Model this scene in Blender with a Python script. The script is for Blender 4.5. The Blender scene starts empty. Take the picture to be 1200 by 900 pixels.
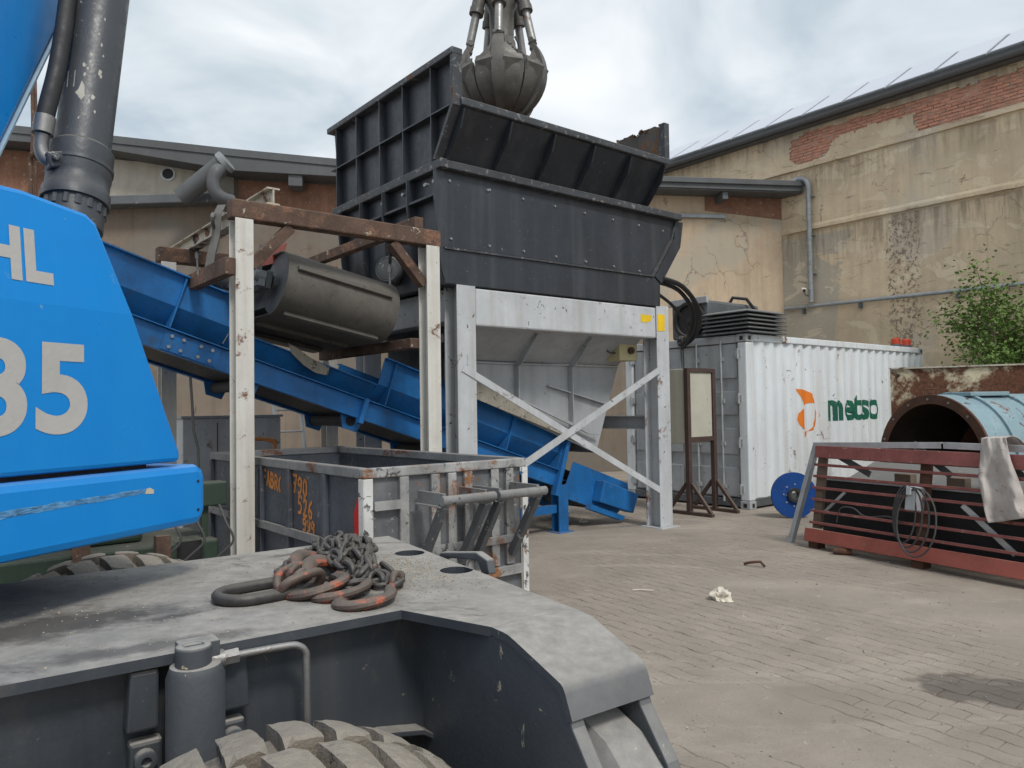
import bpy, bmesh, math, random
from mathutils import Vector, Matrix, noise
from math import radians as rad, sin, cos, pi, sqrt, atan2
random.seed(7)
S = bpy.context.scene
COL = S.collection

# ------------------------------------------------------------------ camera
FPX, EYE, PITCH, ROLL = 890.0, 1.58, rad(1.8), .0155
fw = Vector((0, cos(PITCH), sin(PITCH))); up0 = Vector((0, -sin(PITCH), cos(PITCH))); r0 = Vector((1, 0, 0))
rt = r0*cos(ROLL) - up0*sin(ROLL); upv = r0*sin(ROLL) + up0*cos(ROLL)
cam = bpy.data.cameras.new('camera'); co = bpy.data.objects.new('camera', cam); COL.objects.link(co)
m = Matrix((rt, upv, -fw)).transposed().to_4x4(); m.translation = (0, 0, EYE); co.matrix_world = m
cam.sensor_width = 36; cam.lens = 36*FPX/1200; cam.clip_start = .05; cam.clip_end = 3000
S.camera = co
# ------------------------------------------------------------------ sky, sun, exposure
SUN_AZ, SUN_EL = rad(150), rad(52)      # azimuth clockwise from +Y: the sun stands behind and right of the camera
W = bpy.data.worlds.new('World'); S.world = W; W.use_nodes = True
nt = W.node_tree; nt.nodes.clear()
def wn(t, **k):
    n = nt.nodes.new(t)
    for a, b in k.items(): setattr(n, a, b)
    return n
out = wn('ShaderNodeOutputWorld'); bg = wn('ShaderNodeBackground'); bg.inputs[1].default_value = .1
sky = wn('ShaderNodeTexSky', sky_type='NISHITA', sun_disc=False, sun_elevation=SUN_EL, sun_rotation=SUN_AZ)
tc = wn('ShaderNodeTexCoord'); sep = wn('ShaderNodeSeparateXYZ'); nt.links.new(tc.outputs['Generated'], sep.inputs[0])
zc = wn('ShaderNodeMath', operation='MAXIMUM'); zc.inputs[1].default_value = .08; nt.links.new(sep.outputs[2], zc.inputs[0])
za = wn('ShaderNodeMath', operation='ADD'); za.inputs[1].default_value = .25; nt.links.new(zc.outputs[0], za.inputs[0])
dv = wn('ShaderNodeVectorMath', operation='DIVIDE'); cz = wn('ShaderNodeCombineXYZ')
for i in range(3): nt.links.new(za.outputs[0], cz.inputs[i])
nt.links.new(tc.outputs['Generated'], dv.inputs[0]); nt.links.new(cz.outputs[0], dv.inputs[1])   # cloud sheet seen in perspective
n1 = wn('ShaderNodeTexNoise'); n1.inputs['Scale'].default_value = 1.5; n1.inputs['Detail'].default_value = 4; n1.inputs['Roughness'].default_value = .5; n1.inputs['Distortion'].default_value = .3
n2 = wn('ShaderNodeTexNoise'); n2.inputs['Scale'].default_value = 2.1; n2.inputs['Detail'].default_value = 5; n2.inputs['Roughness'].default_value = .52; n2.inputs['Distortion'].default_value = .5
for n in (n1, n2): nt.links.new(dv.outputs[0], n.inputs['Vector'])
cr1 = wn('ShaderNodeValToRGB'); cr1.color_ramp.elements[0].position = .30; cr1.color_ramp.elements[1].position = .62
cr1.color_ramp.elements[0].color = (.80, .80, .80, 1); cr1.color_ramp.elements[1].color = (1, 1, 1, 1)
cr2 = wn('ShaderNodeValToRGB'); cr2.color_ramp.elements[0].position = .33; cr2.color_ramp.elements[1].position = .68
cr2.color_ramp.elements[0].color = (3.9, 4.6, 5.15, 1); cr2.color_ramp.elements[1].color = (7.5, 7.7, 7.85, 1)
nt.links.new(n1.outputs[0], cr1.inputs[0]); nt.links.new(n2.outputs[0], cr2.inputs[0])
mx = wn('ShaderNodeMix', data_type='RGBA')
nt.links.new(cr1.outputs[0], mx.inputs[0]); nt.links.new(sky.outputs[0], mx.inputs[6]); nt.links.new(cr2.outputs[0], mx.inputs[7])
nt.links.new(mx.outputs[2], bg.inputs[0]); nt.links.new(bg.outputs[0], out.inputs[0])
sd = bpy.data.lights.new('sun', 'SUN'); sd.energy = 1.5; sd.angle = rad(13); sd.color = (1, .96, .9)
so = bpy.data.objects.new('sun', sd); COL.objects.link(so)
sv = Vector((sin(SUN_AZ)*cos(SUN_EL), cos(SUN_AZ)*cos(SUN_EL), sin(SUN_EL)))
so.rotation_euler = sv.to_track_quat('Z', 'Y').to_euler(); so.location = sv*40
S.view_settings.view_transform = 'Standard'; S.view_settings.look = 'None'; S.view_settings.gamma = 1
S.view_settings.exposure = .47; S.view_settings.use_curve_mapping = False
S.cycles.use_adaptive_sampling = True; S.cycles.adaptive_threshold = .02; S.cycles.use_denoising = True; S.cycles.max_bounces = 5; S.cycles.diffuse_bounces = 3; S.cycles.glossy_bounces = 2

# ------------------------------------------------------------------ pixel -> place (a pixel gives the direction, the plane the distance)
EYEV = Vector((0, 0, EYE))
def ray(x, y): return fw + rt*((x-600)/FPX) + upv*((450-y)/FPX)
def axes(a): a = rad(a); return Vector((cos(a), sin(a), 0)), Vector((-sin(a), cos(a), 0))
def loc(p, a): A, B = axes(a); return Vector((p.dot(A), p.dot(B), p.z))
def onz(x, y, z, a=39): d = ray(x, y); return loc(EYEV + d*((z-EYE)/d.z), a)
def onb(x, y, b, a=39): d = ray(x, y); return loc(EYEV + d*(b/d.dot(axes(a)[1])), a)
def ona(x, y, v, a=39): d = ray(x, y); return loc(EYEV + d*(v/d.dot(axes(a)[0])), a)
def project(w):
    d = Vector(w)-EYEV; k = d.dot(fw)
    return (600+FPX*d.dot(rt)/k, 450-FPX*d.dot(upv)/k, k)
G = 39           # the yard's own grid: U runs right and away, V left and away

# ------------------------------------------------------------------ materials
MATS = {}
def mat(name, col, rough=.6, metal=0., var=.18, scale=3., rust=0., rustcol=(.13, .05, .025), dust=0., dustcol=(.30, .265, .22),
        streak=0., streakcol=None, chips=0., chipcol=(.5, .5, .48), bump=.15, bscale=60., coat=0., spec=.5, chipscale=14., rustscale=2.2, objvar=0., stain=0., staincol=(.05, .045, .04), stainscale=2.):
    if name in MATS: return MATS[name]
    M = bpy.data.materials.new(name); M.use_nodes = True; t = M.node_tree; N = t.nodes; Lk = t.links
    b = N['Principled BSDF']; g = N.new('ShaderNodeNewGeometry')
    def noi(sc, det=6, rgh=.6, vec=None, dist=0.):
        n = N.new('ShaderNodeTexNoise'); n.inputs['Scale'].default_value = sc; n.inputs['Detail'].default_value = det
        n.inputs['Roughness'].default_value = rgh; n.inputs['Distortion'].default_value = dist
        Lk.new(vec or g.outputs['Position'], n.inputs['Vector']); return n.outputs[0]
    def ramp(x, a, c, v0=0., v1=1.):
        r = N.new('ShaderNodeMapRange'); r.inputs[1].default_value = a; r.inputs[2].default_value = c
        r.inputs[3].default_value = v0; r.inputs[4].default_value = v1; Lk.new(x, r.inputs[0]); return r.outputs[0]
    def mul(x, y):
        r = N.new('ShaderNodeMath'); r.operation = 'MULTIPLY'
        Lk.new(x, r.inputs[0])
        if isinstance(y, float): r.inputs[1].default_value = y
        else: Lk.new(y, r.inputs[1])
        return r.outputs[0]
    def mix(f, a, c):
        r = N.new('ShaderNodeMix'); r.data_type = 'RGBA'
        Lk.new(f, r.inputs[0])
        for i, v in ((6, a), (7, c)):
            if isinstance(v, tuple): r.inputs[i].default_value = (*v, 1)
            else: Lk.new(v, r.inputs[i])
        return r.outputs[2]
    lo = tuple(max(0, c*(1-var)) for c in col); hi = tuple(min(1, c*(1+var)) for c in col)
    nbase = noi(scale, 6, .62); nfine = noi(scale*9, 4, .68)
    c = mix(ramp(nbase, .3, .7), lo, hi)
    c = mix(ramp(nfine, .35, .75, 0, var*.9), c, tuple(k*.55 for k in col))
    if objvar:
        oi = N.new('ShaderNodeObjectInfo')
        c = mix(ramp(oi.outputs['Random'], 0, 1, 0, objvar), c, tuple(k*.5 for k in col))
    rg = None
    if streak:
        mp = N.new('ShaderNodeMapping'); mp.inputs['Scale'].default_value = (7, 7, .35); Lk.new(g.outputs['Position'], mp.inputs[0])
        f = ramp(noi(1., 6, .65, mp.outputs[0]), .47, .72, 0, streak)
        c = mix(f, c, streakcol or tuple(k*.4 for k in col))
    if chips:
        f = ramp(noi(chipscale, 6, .72, None, .6), .675-chips*.25, .70-chips*.25)
        c = mix(f, c, chipcol)
    if rust:
        f = ramp(noi(rustscale, 7, .72, None, .35), .64-rust*.22, .70-rust*.2)
        rc = mix(ramp(nfine, .3, .7), tuple(k*.55 for k in rustcol), tuple(min(1, k*1.7) for k in rustcol))
        c = mix(f, c, rc); rg = f
    if dust:
        sp = N.new('ShaderNodeSeparateXYZ'); Lk.new(g.outputs['Normal'], sp.inputs[0])
        f = mul(ramp(sp.outputs[2], .25, .95), ramp(noi(3.5, 6, .72), .2, .75, .62*dust, min(1., 1.35*dust)))
        c = mix(f, c, mix(ramp(nfine, .3, .7), tuple(k*.78 for k in dustcol), tuple(min(1, k*1.2) for k in dustcol)))
        rg2 = f
    if stain:
        mp = N.new('ShaderNodeMapping'); mp.inputs['Rotation'].default_value = (0, 0, rad(-30)); mp.inputs['Scale'].default_value = (.7, 1.7, 1); Lk.new(g.outputs['Position'], mp.inputs[0])
        f = ramp(noi(stainscale, 7, .72, mp.outputs[0], .5), .62-stain*.16, .70-stain*.16, 0, .7)
        c = mix(f, c, staincol)
    Lk.new(c, b.inputs['Base Color'])
    b.inputs['Metallic'].default_value = metal; b.inputs['Specular IOR Level'].default_value = spec
    b.inputs['Coat Weight'].default_value = coat; b.inputs['Coat Roughness'].default_value = .25
    rv = .1 if var else 0.; r = ramp(nfine, .3, .7, max(.05, rough-rv), min(1, rough+rv*1.2))
    for f in ([rg] if rg else [])+([rg2] if dust else []):
        q = N.new('ShaderNodeMix'); Lk.new(f, q.inputs[0]); Lk.new(r, q.inputs[2]); q.inputs[3].default_value = .92; r = q.outputs[0]
    Lk.new(r, b.inputs['Roughness'])
    if bump:
        bp = N.new('ShaderNodeBump'); bp.inputs['Strength'].default_value = bump; bp.inputs['Distance'].default_value = .01
        h = noi(bscale, 4, .7)
        if rg:
            a = N.new('ShaderNodeMath'); a.operation = 'ADD'; Lk.new(h, a.inputs[0]); Lk.new(rg, a.inputs[1]); h = a.outputs[0]
        Lk.new(h, bp.inputs['Height']); Lk.new(bp.outputs[0], b.inputs['Normal'])
    MATS[name] = M; return M

RUST = (.15, .062, .03)
M_black = mat('black_rubber', (.018, .018, .02), .6, dust=.25)
M_hop = mat('hopper_paint', (.028, .033, .042), .38, var=.35, scale=1.3, streak=.5, streakcol=(.075, .08, .088), chips=.10, chipcol=(.16, .16, .16), dust=.35, bump=.12, chipscale=22)
M_hoprim = mat('hopper_rim_paint', (.05, .055, .062), .5, var=.3, chips=.35, chipcol=(.2, .19, .18), dust=.5, rust=.12)
M_hopin = mat('hopper_worn_inside', (.09, .085, .08), .6, rust=.55, rustcol=(.16, .09, .05), dust=.4)
M_grey = mat('frame_grey_paint', (.52, .54, .56), .5, var=.12, streak=.45, streakcol=(.33, .31, .29), chips=.19, chipcol=(.07, .06, .055), rust=.16, dust=.3, chipscale=8)
M_chute = mat('chute_grey_paint', (.37, .385, .40), .55, var=.12, streak=.3, streakcol=(.16, .16, .16), chips=.1, chipcol=(.08, .08, .08))
M_dkgrey = mat('steel_dark_grey', (.10, .11, .12), .5, var=.2, dust=.35, chips=.15)
M_cream = mat('post_cream_paint', (.66, .645, .595), .5, var=.1, streak=.4, streakcol=(.32, .25, .17), rust=.24, chips=.1, chipcol=(.15, .09, .05), rustscale=4)
M_rust = mat('rusty_beam', (.115, .070, .050), .85, var=.45, scale=5, rust=.45, rustcol=(.20, .105, .065), chips=.22, chipcol=(.45, .40, .33), dust=.3, bump=.4)
M_rustcream = mat('rusty_cream_beam', (.50, .45, .36), .7, var=.2, rust=.5, rustscale=7, bump=.3)
M_cblue = mat('conveyor_blue', (.014, .150, .42), .45, var=.25, streak=.3, streakcol=(.03, .05, .1), chips=.16, chipcol=(.12, .13, .15), dust=.6, dustcol=(.15, .18, .23), spec=.4, stain=.10, staincol=(.05, .07, .10), stainscale=3.)
M_xblue = mat('machine_blue', (.004, .235, .67), .36, var=.08, scale=1.2, streak=.22, streakcol=(.02, .31, .72), coat=.12, bump=.03, dust=.22, dustcol=(.32, .40, .5), spec=.28, chips=.03, chipcol=(.2, .35, .5))
M_letter = mat('letter_silver', (.48, .47, .45), .5, var=.08, streak=.1)
M_chas = mat('chassis_grey', (.046, .053, .063), .45, var=.2, scale=2, streak=.35, streakcol=(.11, .11, .11), chips=.1, chipcol=(.18, .16, .13), dust=.95, dustcol=(.36, .335, .30), bump=.10, stain=.22, staincol=(.085, .078, .071), stainscale=2.8)
M_chas2 = mat('outrigger_grey', (.075, .083, .093), .5, var=.2, scale=3, chips=.12, chipcol=(.48, .40, .28), dust=.9, dustcol=(.355, .335, .305), bump=.14, stain=.05, staincol=(.1, .1, .1))
M_cyl = mat('cylinder_grey', (.055, .060, .068), .42, var=.15, chips=.16, chipcol=(.42, .40, .34), dust=.3, chipscale=9)
M_bolt = mat('bolt_steel', (.35, .35, .36), .4, metal=.6)
M_steel = mat('bare_steel', (.30, .29, .28), .45, metal=.7, var=.3, rust=.1)
M_galv = mat('galvanised_steel', (.48, .50, .51), .45, metal=.35, var=.2, scale=6, chips=.1, chipcol=(.3, .28, .25))
M_tyre = mat('dusty_tyre', (.21, .18, .145), .92, var=.25, scale=6, dust=.5, dustcol=(.33, .295, .245), bump=.7, bscale=55, chips=.14, chipcol=(.06, .055, .05))
M_chain = mat('chain_steel', (.075, .07, .068), .5, metal=.45, var=.4, scale=20, dust=.3, rust=.12, rustcol=(.10, .06, .04))
M_hook = mat('worn_orange_hook', (.105, .075, .062), .55, metal=.3, var=.4, scale=14, chips=.42, chipcol=(.42, .09, .04), chipscale=18, dust=.35)
M_cont = mat('container_white', (.74, .78, .81), .5, var=.07, scale=1.5, streak=.45, streakcol=(.48, .43, .36), chips=.13, chipcol=(.10, .09, .08), rust=.06, chipscale=7, dust=.3)
M_contd = mat('container_shaded_grey', (.42, .44, .46), .55, var=.12, streak=.45, streakcol=(.20, .19, .18), chips=.14, chipcol=(.1, .1, .1))  # door end's shade put into this darker grey; castings share it
M_orange = mat('logo_orange', (.83, .22, .025), .5, var=.1, chips=.12, chipcol=(.6, .6, .58))
M_green = mat('logo_green', (.008, .12, .075), .5, var=.15, chips=.2, chipcol=(.55, .57, .56))
M_mach = mat('machine_green', (.028, .05, .033), .6, var=.3, dust=.25, chips=.1)
M_binm = mat('skip_dark_paint', (.070, .080, .10), .6, var=.3, scale=2.5, streak=.5, streakcol=(.11, .10, .09), chips=.2, chipcol=(.25, .22, .19), rust=.1)
M_binrail = mat('skip_rail_grey', (.20, .205, .21), .6, var=.3, rust=.3, chips=.2, chipcol=(.07, .06, .05), dust=.4)
M_binw = mat('skip_white_paint', (.66, .66, .64), .6, var=.2, chips=.4, chipcol=(.07, .07, .07), rust=.28, rustscale=5)
M_binr = mat('skip_end_rusty', (.34, .34, .335), .6, var=.45, rust=.42, rustcol=(.22, .10, .045), chips=.4, chipcol=(.08, .08, .08), streak=.5, streakcol=(.10, .09, .08))
M_spray = mat('orange_spray', (.58, .22, .05), .7, var=.25, scale=12, chips=.3, chipcol=(.12, .10, .10), bump=0)
M_red = mat('red_spray', (.62, .012, .015), .5, var=.2, bump=0)
M_redst = mat('red_primer_steel', (.24, .075, .066), .6, var=.25, scale=5, chips=.25, chipcol=(.30, .20, .15), dust=.55, dustcol=(.36, .22, .19), rust=.12)
M_lblue = mat('faded_blue_paint', (.22, .32, .36), .6, var=.2, rust=.22, chips=.3, chipcol=(.08, .05, .04), chipscale=6, rustscale=3)
M_rustdk = mat('rust_dark', (.10, .048, .03), .9, var=.35, rust=.3, bump=.4)
M_rustpl = mat('peeling_rusty_plate', (.62, .54, .37), .7, var=.15, rust=1.12, rustcol=(.105, .043, .023), rustscale=1.3, bump=.4, chips=.3, chipcol=(.12, .05, .03), chipscale=5)
M_cloth = mat('dirty_cloth', (.47, .43, .40), .95, var=.2, scale=8, chips=.2, chipcol=(.28, .2, .17), bump=.4, bscale=160)
M_dblue = mat('fan_blue', (.004, .05, .22), .5, var=.2, chips=.12, spec=.3, dust=.3)
M_creamp = mat('cream_board', (.50, .485, .40), .6, var=.08, streak=.2, chips=.06, chipcol=(.15, .14, .12))
M_brownst = mat('brown_steel', (.075, .045, .037), .7, var=.25, dust=.35)
M_yellow = mat('yellow_sticker', (.80, .53, .01), .5, var=.15, chips=.15, chipcol=(.7, .5, .2))
M_ybox = mat('control_box_beige', (.50, .44, .25), .5, var=.1)
M_beacon = mat('beacon_red', (.55, .06, .025), .25, var=.2)
M_paper = mat('paper_scrap', (.62, .57, .48), .9, var=.15, chips=.2, chipcol=(.3, .2, .12))
M_wood = mat('old_timber', (.16, .12, .085), .9, var=.3)
M_leaf = mat('leaf_green', (.13, .215, .05), .55, var=.35, scale=6, spec=.3, objvar=0)
M_bark = mat('bark_brown', (.10, .075, .055), .9, var=.3)
M_fascia = mat('eave_dark_grey', (.095, .10, .105), .55, var=.15, scale=1, dust=.2, streak=.2)
M_terra = mat('terracotta_band', (.25, .125, .08), .9, var=.25, chips=.3, chipcol=(.33, .28, .22), streak=.3)
M_brick = mat('brick_red', (.60, .29, .20), .92, var=.3, scale=7, objvar=.35, chips=.30, chipcol=(.45, .38, .31), chipscale=10, bump=.7, bscale=40)
M_mortar = mat('mortar_grey', (.48, .43, .36), .95, var=.2, bump=.8, bscale=30)
M_glass = mat('solar_glass', (.50, .53, .60), .3, var=.0, spec=.8, bump=0)
M_cable = mat('cable_grey', (.06, .06, .06), .6)
M_zinc = mat('zinc_pipe', (.30, .32, .335), .45, metal=.3, var=.2, scale=8)

def plaster(name, col, dirt=(.17, .14, .11), grey=(.34, .32, .28), seed=0.):
    """weathered render: big patches of two tones, run-off stains, cracks, pitting"""
    M = mat(name, col, .95, var=.2, scale=.55, streak=.32, streakcol=dirt, chips=.16, chipcol=tuple(k*.6 for k in col), chipscale=2.2, bump=.55, bscale=22)
    t = M.node_tree; N = t.nodes; Lk = t.links; b = N['Principled BSDF']
    src = b.inputs['Base Color'].links[0].from_socket
    g = N.new('ShaderNodeNewGeometry'); mp = N.new('ShaderNodeMapping'); mp.inputs['Location'].default_value = (seed, seed*.7, 0); Lk.new(g.outputs[0], mp.inputs[0])
    n = N.new('ShaderNodeTexNoise'); n.inputs['Scale'].default_value = .42; n.inputs['Detail'].default_value = 9; n.inputs['Roughness'].default_value = .58; n.inputs['Distortion'].default_value = .5
    Lk.new(mp.outputs[0], n.inputs['Vector'])
    r = N.new('ShaderNodeMapRange'); r.inputs[1].default_value = .5; r.inputs[2].default_value = .57; Lk.new(n.outputs[0], r.inputs[0])
    x = N.new('ShaderNodeMix'); x.data_type = 'RGBA'; x.inputs[7].default_value = (*grey, 1)
    k = N.new('ShaderNodeMath'); k.operation = 'MULTIPLY'; k.inputs[1].default_value = .75; Lk.new(r.outputs[0], k.inputs[0])
    Lk.new(k.outputs[0], x.inputs[0]); Lk.new(src, x.inputs[6])
    # thin cracks
    v = N.new('ShaderNodeTexVoronoi'); v.feature = 'DISTANCE_TO_EDGE'; v.inputs['Scale'].default_value = .9
    n3 = N.new('ShaderNodeTexNoise'); n3.inputs['Scale'].default_value = 2.; n3.inputs['Detail'].default_value = 6
    Lk.new(g.outputs[0], n3.inputs['Vector'])
    ad = N.new('ShaderNodeVectorMath'); ad.operation = 'MULTIPLY_ADD'; ad.inputs[1].default_value = (.9, .9, .9)
    Lk.new(n3.outputs[1], ad.inputs[0]); Lk.new(g.outputs[0], ad.inputs[2]); Lk.new(ad.outputs[0], v.inputs['Vector'])
    r2 = N.new('ShaderNodeMapRange'); r2.inputs[1].default_value = .004; r2.inputs[2].default_value = .012; r2.inputs[3].default_value = .55; r2.inputs[4].default_value = 0
    Lk.new(v.outputs['Distance'], r2.inputs[0])
    n4 = N.new('ShaderNodeTexNoise'); n4.inputs['Scale'].default_value = .5; Lk.new(g.outputs[0], n4.inputs['Vector'])
    r4 = N.new('ShaderNodeMapRange'); r4.inputs[1].default_value = .52; r4.inputs[2].default_value = .6; Lk.new(n4.outputs[0], r4.inputs[0])
    m2 = N.new('ShaderNodeMath'); m2.operation = 'MULTIPLY'; Lk.new(r2.outputs[0], m2.inputs[0]); Lk.new(r4.outputs[0], m2.inputs[1])
    y = N.new('ShaderNodeMix'); y.data_type = 'RGBA'; y.inputs[7].default_value = (.09, .07, .055, 1)
    Lk.new(m2.outputs[0], y.inputs[0]); Lk.new(x.outputs[2], y.inputs[6]); Lk.new(y.outputs[2], b.inputs['Base Color'])
    return M
M_plR = plaster('plaster_ochre', (.61, .49, .34), dirt=(.33, .26, .18), grey=(.52, .46, .37))
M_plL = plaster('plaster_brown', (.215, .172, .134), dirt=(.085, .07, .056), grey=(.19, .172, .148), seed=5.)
M_plM = plaster('plaster_tan', (.50, .39, .275), dirt=(.20, .15, .11), grey=(.40, .36, .29), seed=2.)
M_plT = plaster('plaster_pale', (.46, .43, .365), grey=(.36, .33, .28), seed=9.)

def wall_marks(M):
    """marks with a place of their own on the hall wall: run-off below the string courses, a cement repair by the corner, a pitted strip"""
    t = M.node_tree; N = t.nodes; Lk = t.links; b = N['Principled BSDF']; src = b.inputs['Base Color'].links[0].from_socket
    tc_ = N.new('ShaderNodeTexCoord'); sp = N.new('ShaderNodeSeparateXYZ'); Lk.new(tc_.outputs['Object'], sp.inputs[0]); V_, Z_ = sp.outputs[1], sp.outputs[2]
    def rmp(x, a, c, v0=0., v1=1.):
        r = N.new('ShaderNodeMapRange'); r.interpolation_type = 'SMOOTHSTEP'; r.inputs[1].default_value = a; r.inputs[2].default_value = c; r.inputs[3].default_value = v0; r.inputs[4].default_value = v1; Lk.new(x, r.inputs[0]); return r.outputs[0]
    def mm(op, x, y):
        r = N.new('ShaderNodeMath'); r.operation = op
        for i, v in ((0, x), (1, y)):
            if isinstance(v, (int, float)): r.inputs[i].default_value = v
            else: Lk.new(v, r.inputs[i])
        return r.outputs[0]
    def noi(sc, det, scl=(1, 1, 1), dist=0., rg=.6):
        mp = N.new('ShaderNodeMapping'); mp.inputs['Scale'].default_value = scl; Lk.new(tc_.outputs['Object'], mp.inputs[0]); n = N.new('ShaderNodeTexNoise'); n.inputs['Scale'].default_value = sc; n.inputs['Detail'].default_value = det; n.inputs['Distortion'].default_value = dist; n.inputs['Roughness'].default_value = rg; Lk.new(mp.outputs[0], n.inputs['Vector']); return n.outputs[0]
    def mix(f, c, col):
        r = N.new('ShaderNodeMix'); r.data_type = 'RGBA'; Lk.new(f, r.inputs[0]); Lk.new(c, r.inputs[6]); r.inputs[7].default_value = (*col, 1); return r.outputs[2]
    c = src
    big = noi(.9, 9, (1, 1, 1), .4)
    # cement repair near the corner, its edge wandering
    e = mm('ADD', V_, mm('MULTIPLY', mm('SUBTRACT', big, .5), 5.))
    c = mix(mm('MULTIPLY', mm('MULTIPLY', rmp(e, 2.9, 3.05), rmp(Z_, 5.75, 5.65)), .8), c, (.40, .365, .305))
    n2_ = noi(1.3, 9, (1, 1.0, 1.6), .8); c = mix(rmp(n2_, .56, .60, 0, .55), c, (.70, .60, .44)); c = mix(rmp(noi(2.6, 9, (1, .5, 2.6), .6, .7), .60, .64, 0, .55), c, (.22, .16, .11))
    # run-off below the two string courses and the gutter
    st = rmp(noi(1., 7, (5, 5, .5), .2, .7), .40, .62)
    for zl, dep, k in ((5.80, 1.5, .75), (7.36, .9, .6), (8.42, .7, .6), (2.4, -2.4, .5)):
        f = mm('MULTIPLY', rmp(Z_, zl-dep, zl), rmp(Z_, zl+.02, zl)) if dep > 0 else rmp(Z_, 2.4, 0)
        c = mix(mm('MULTIPLY', mm('MULTIPLY', f, st), k), c, (.25, .19, .135))
    # pitted strip
    pv = mm('ABSOLUTE', mm('SUBTRACT', mm('ADD', V_, mm('MULTIPLY', mm('SUBTRACT', big, .5), .5)), 1.62), 0.)
    f = mm('MULTIPLY', mm('MULTIPLY', rmp(pv, .42, .30), rmp(Z_, 5.9, 5.6)), rmp(noi(9., 6, (1, 1, 1), .3, .75), .50, .56))
    c = mix(mm('MULTIPLY', f, .85), c, (.17, .135, .105))
    # grit
    c = mix(rmp(noi(30., 5, (1, 1, 1), 0, .7), .58, .68, 0, .35), c, (.20, .16, .12))
    Lk.new(c, b.inputs['Base Color']); return M
wall_marks(M_plR)
def dark_spot(M, c, rot, sx, sy, col, k, nsc=6.):
    """one smear with a ragged outline at place c"""
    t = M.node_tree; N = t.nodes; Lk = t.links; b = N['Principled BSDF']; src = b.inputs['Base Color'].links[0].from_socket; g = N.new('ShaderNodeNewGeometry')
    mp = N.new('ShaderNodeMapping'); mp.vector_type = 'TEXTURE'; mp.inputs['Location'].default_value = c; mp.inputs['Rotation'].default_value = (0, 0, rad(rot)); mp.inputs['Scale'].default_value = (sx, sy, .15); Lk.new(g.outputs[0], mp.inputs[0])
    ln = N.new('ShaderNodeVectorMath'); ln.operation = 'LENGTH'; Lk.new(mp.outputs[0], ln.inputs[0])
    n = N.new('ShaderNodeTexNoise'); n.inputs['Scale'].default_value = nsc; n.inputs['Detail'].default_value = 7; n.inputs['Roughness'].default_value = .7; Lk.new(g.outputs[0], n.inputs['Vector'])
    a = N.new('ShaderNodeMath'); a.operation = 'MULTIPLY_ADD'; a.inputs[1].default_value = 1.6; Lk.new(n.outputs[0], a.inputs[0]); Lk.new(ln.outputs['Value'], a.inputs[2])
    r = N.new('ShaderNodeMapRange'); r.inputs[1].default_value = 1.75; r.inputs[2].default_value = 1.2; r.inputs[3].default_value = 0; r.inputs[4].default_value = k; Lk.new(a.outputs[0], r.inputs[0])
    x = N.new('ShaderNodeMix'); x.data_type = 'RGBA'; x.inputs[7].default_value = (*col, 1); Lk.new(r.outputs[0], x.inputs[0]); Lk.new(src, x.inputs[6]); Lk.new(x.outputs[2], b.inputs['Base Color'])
for px_, py_, rot, sx, sy, k in ((45, 735, 30, .42, .16, .8), (160, 760, 30, .3, .06, .6), (205, 722, 36, .12, .03, .7), (340, 650, 36, .10, .03, .6), (370, 640, 36, .08, .025, .6), (430, 700, 30, .10, .04, .5)):  # darker ragged patches on the deck, the largest at its left
    d_ = ray(px_, py_); dark_spot(M_chas, EYEV+d_*((1.08-EYE)/d_.z), rot, sx, sy, (.045, .042, .04), k, 9.)
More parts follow.
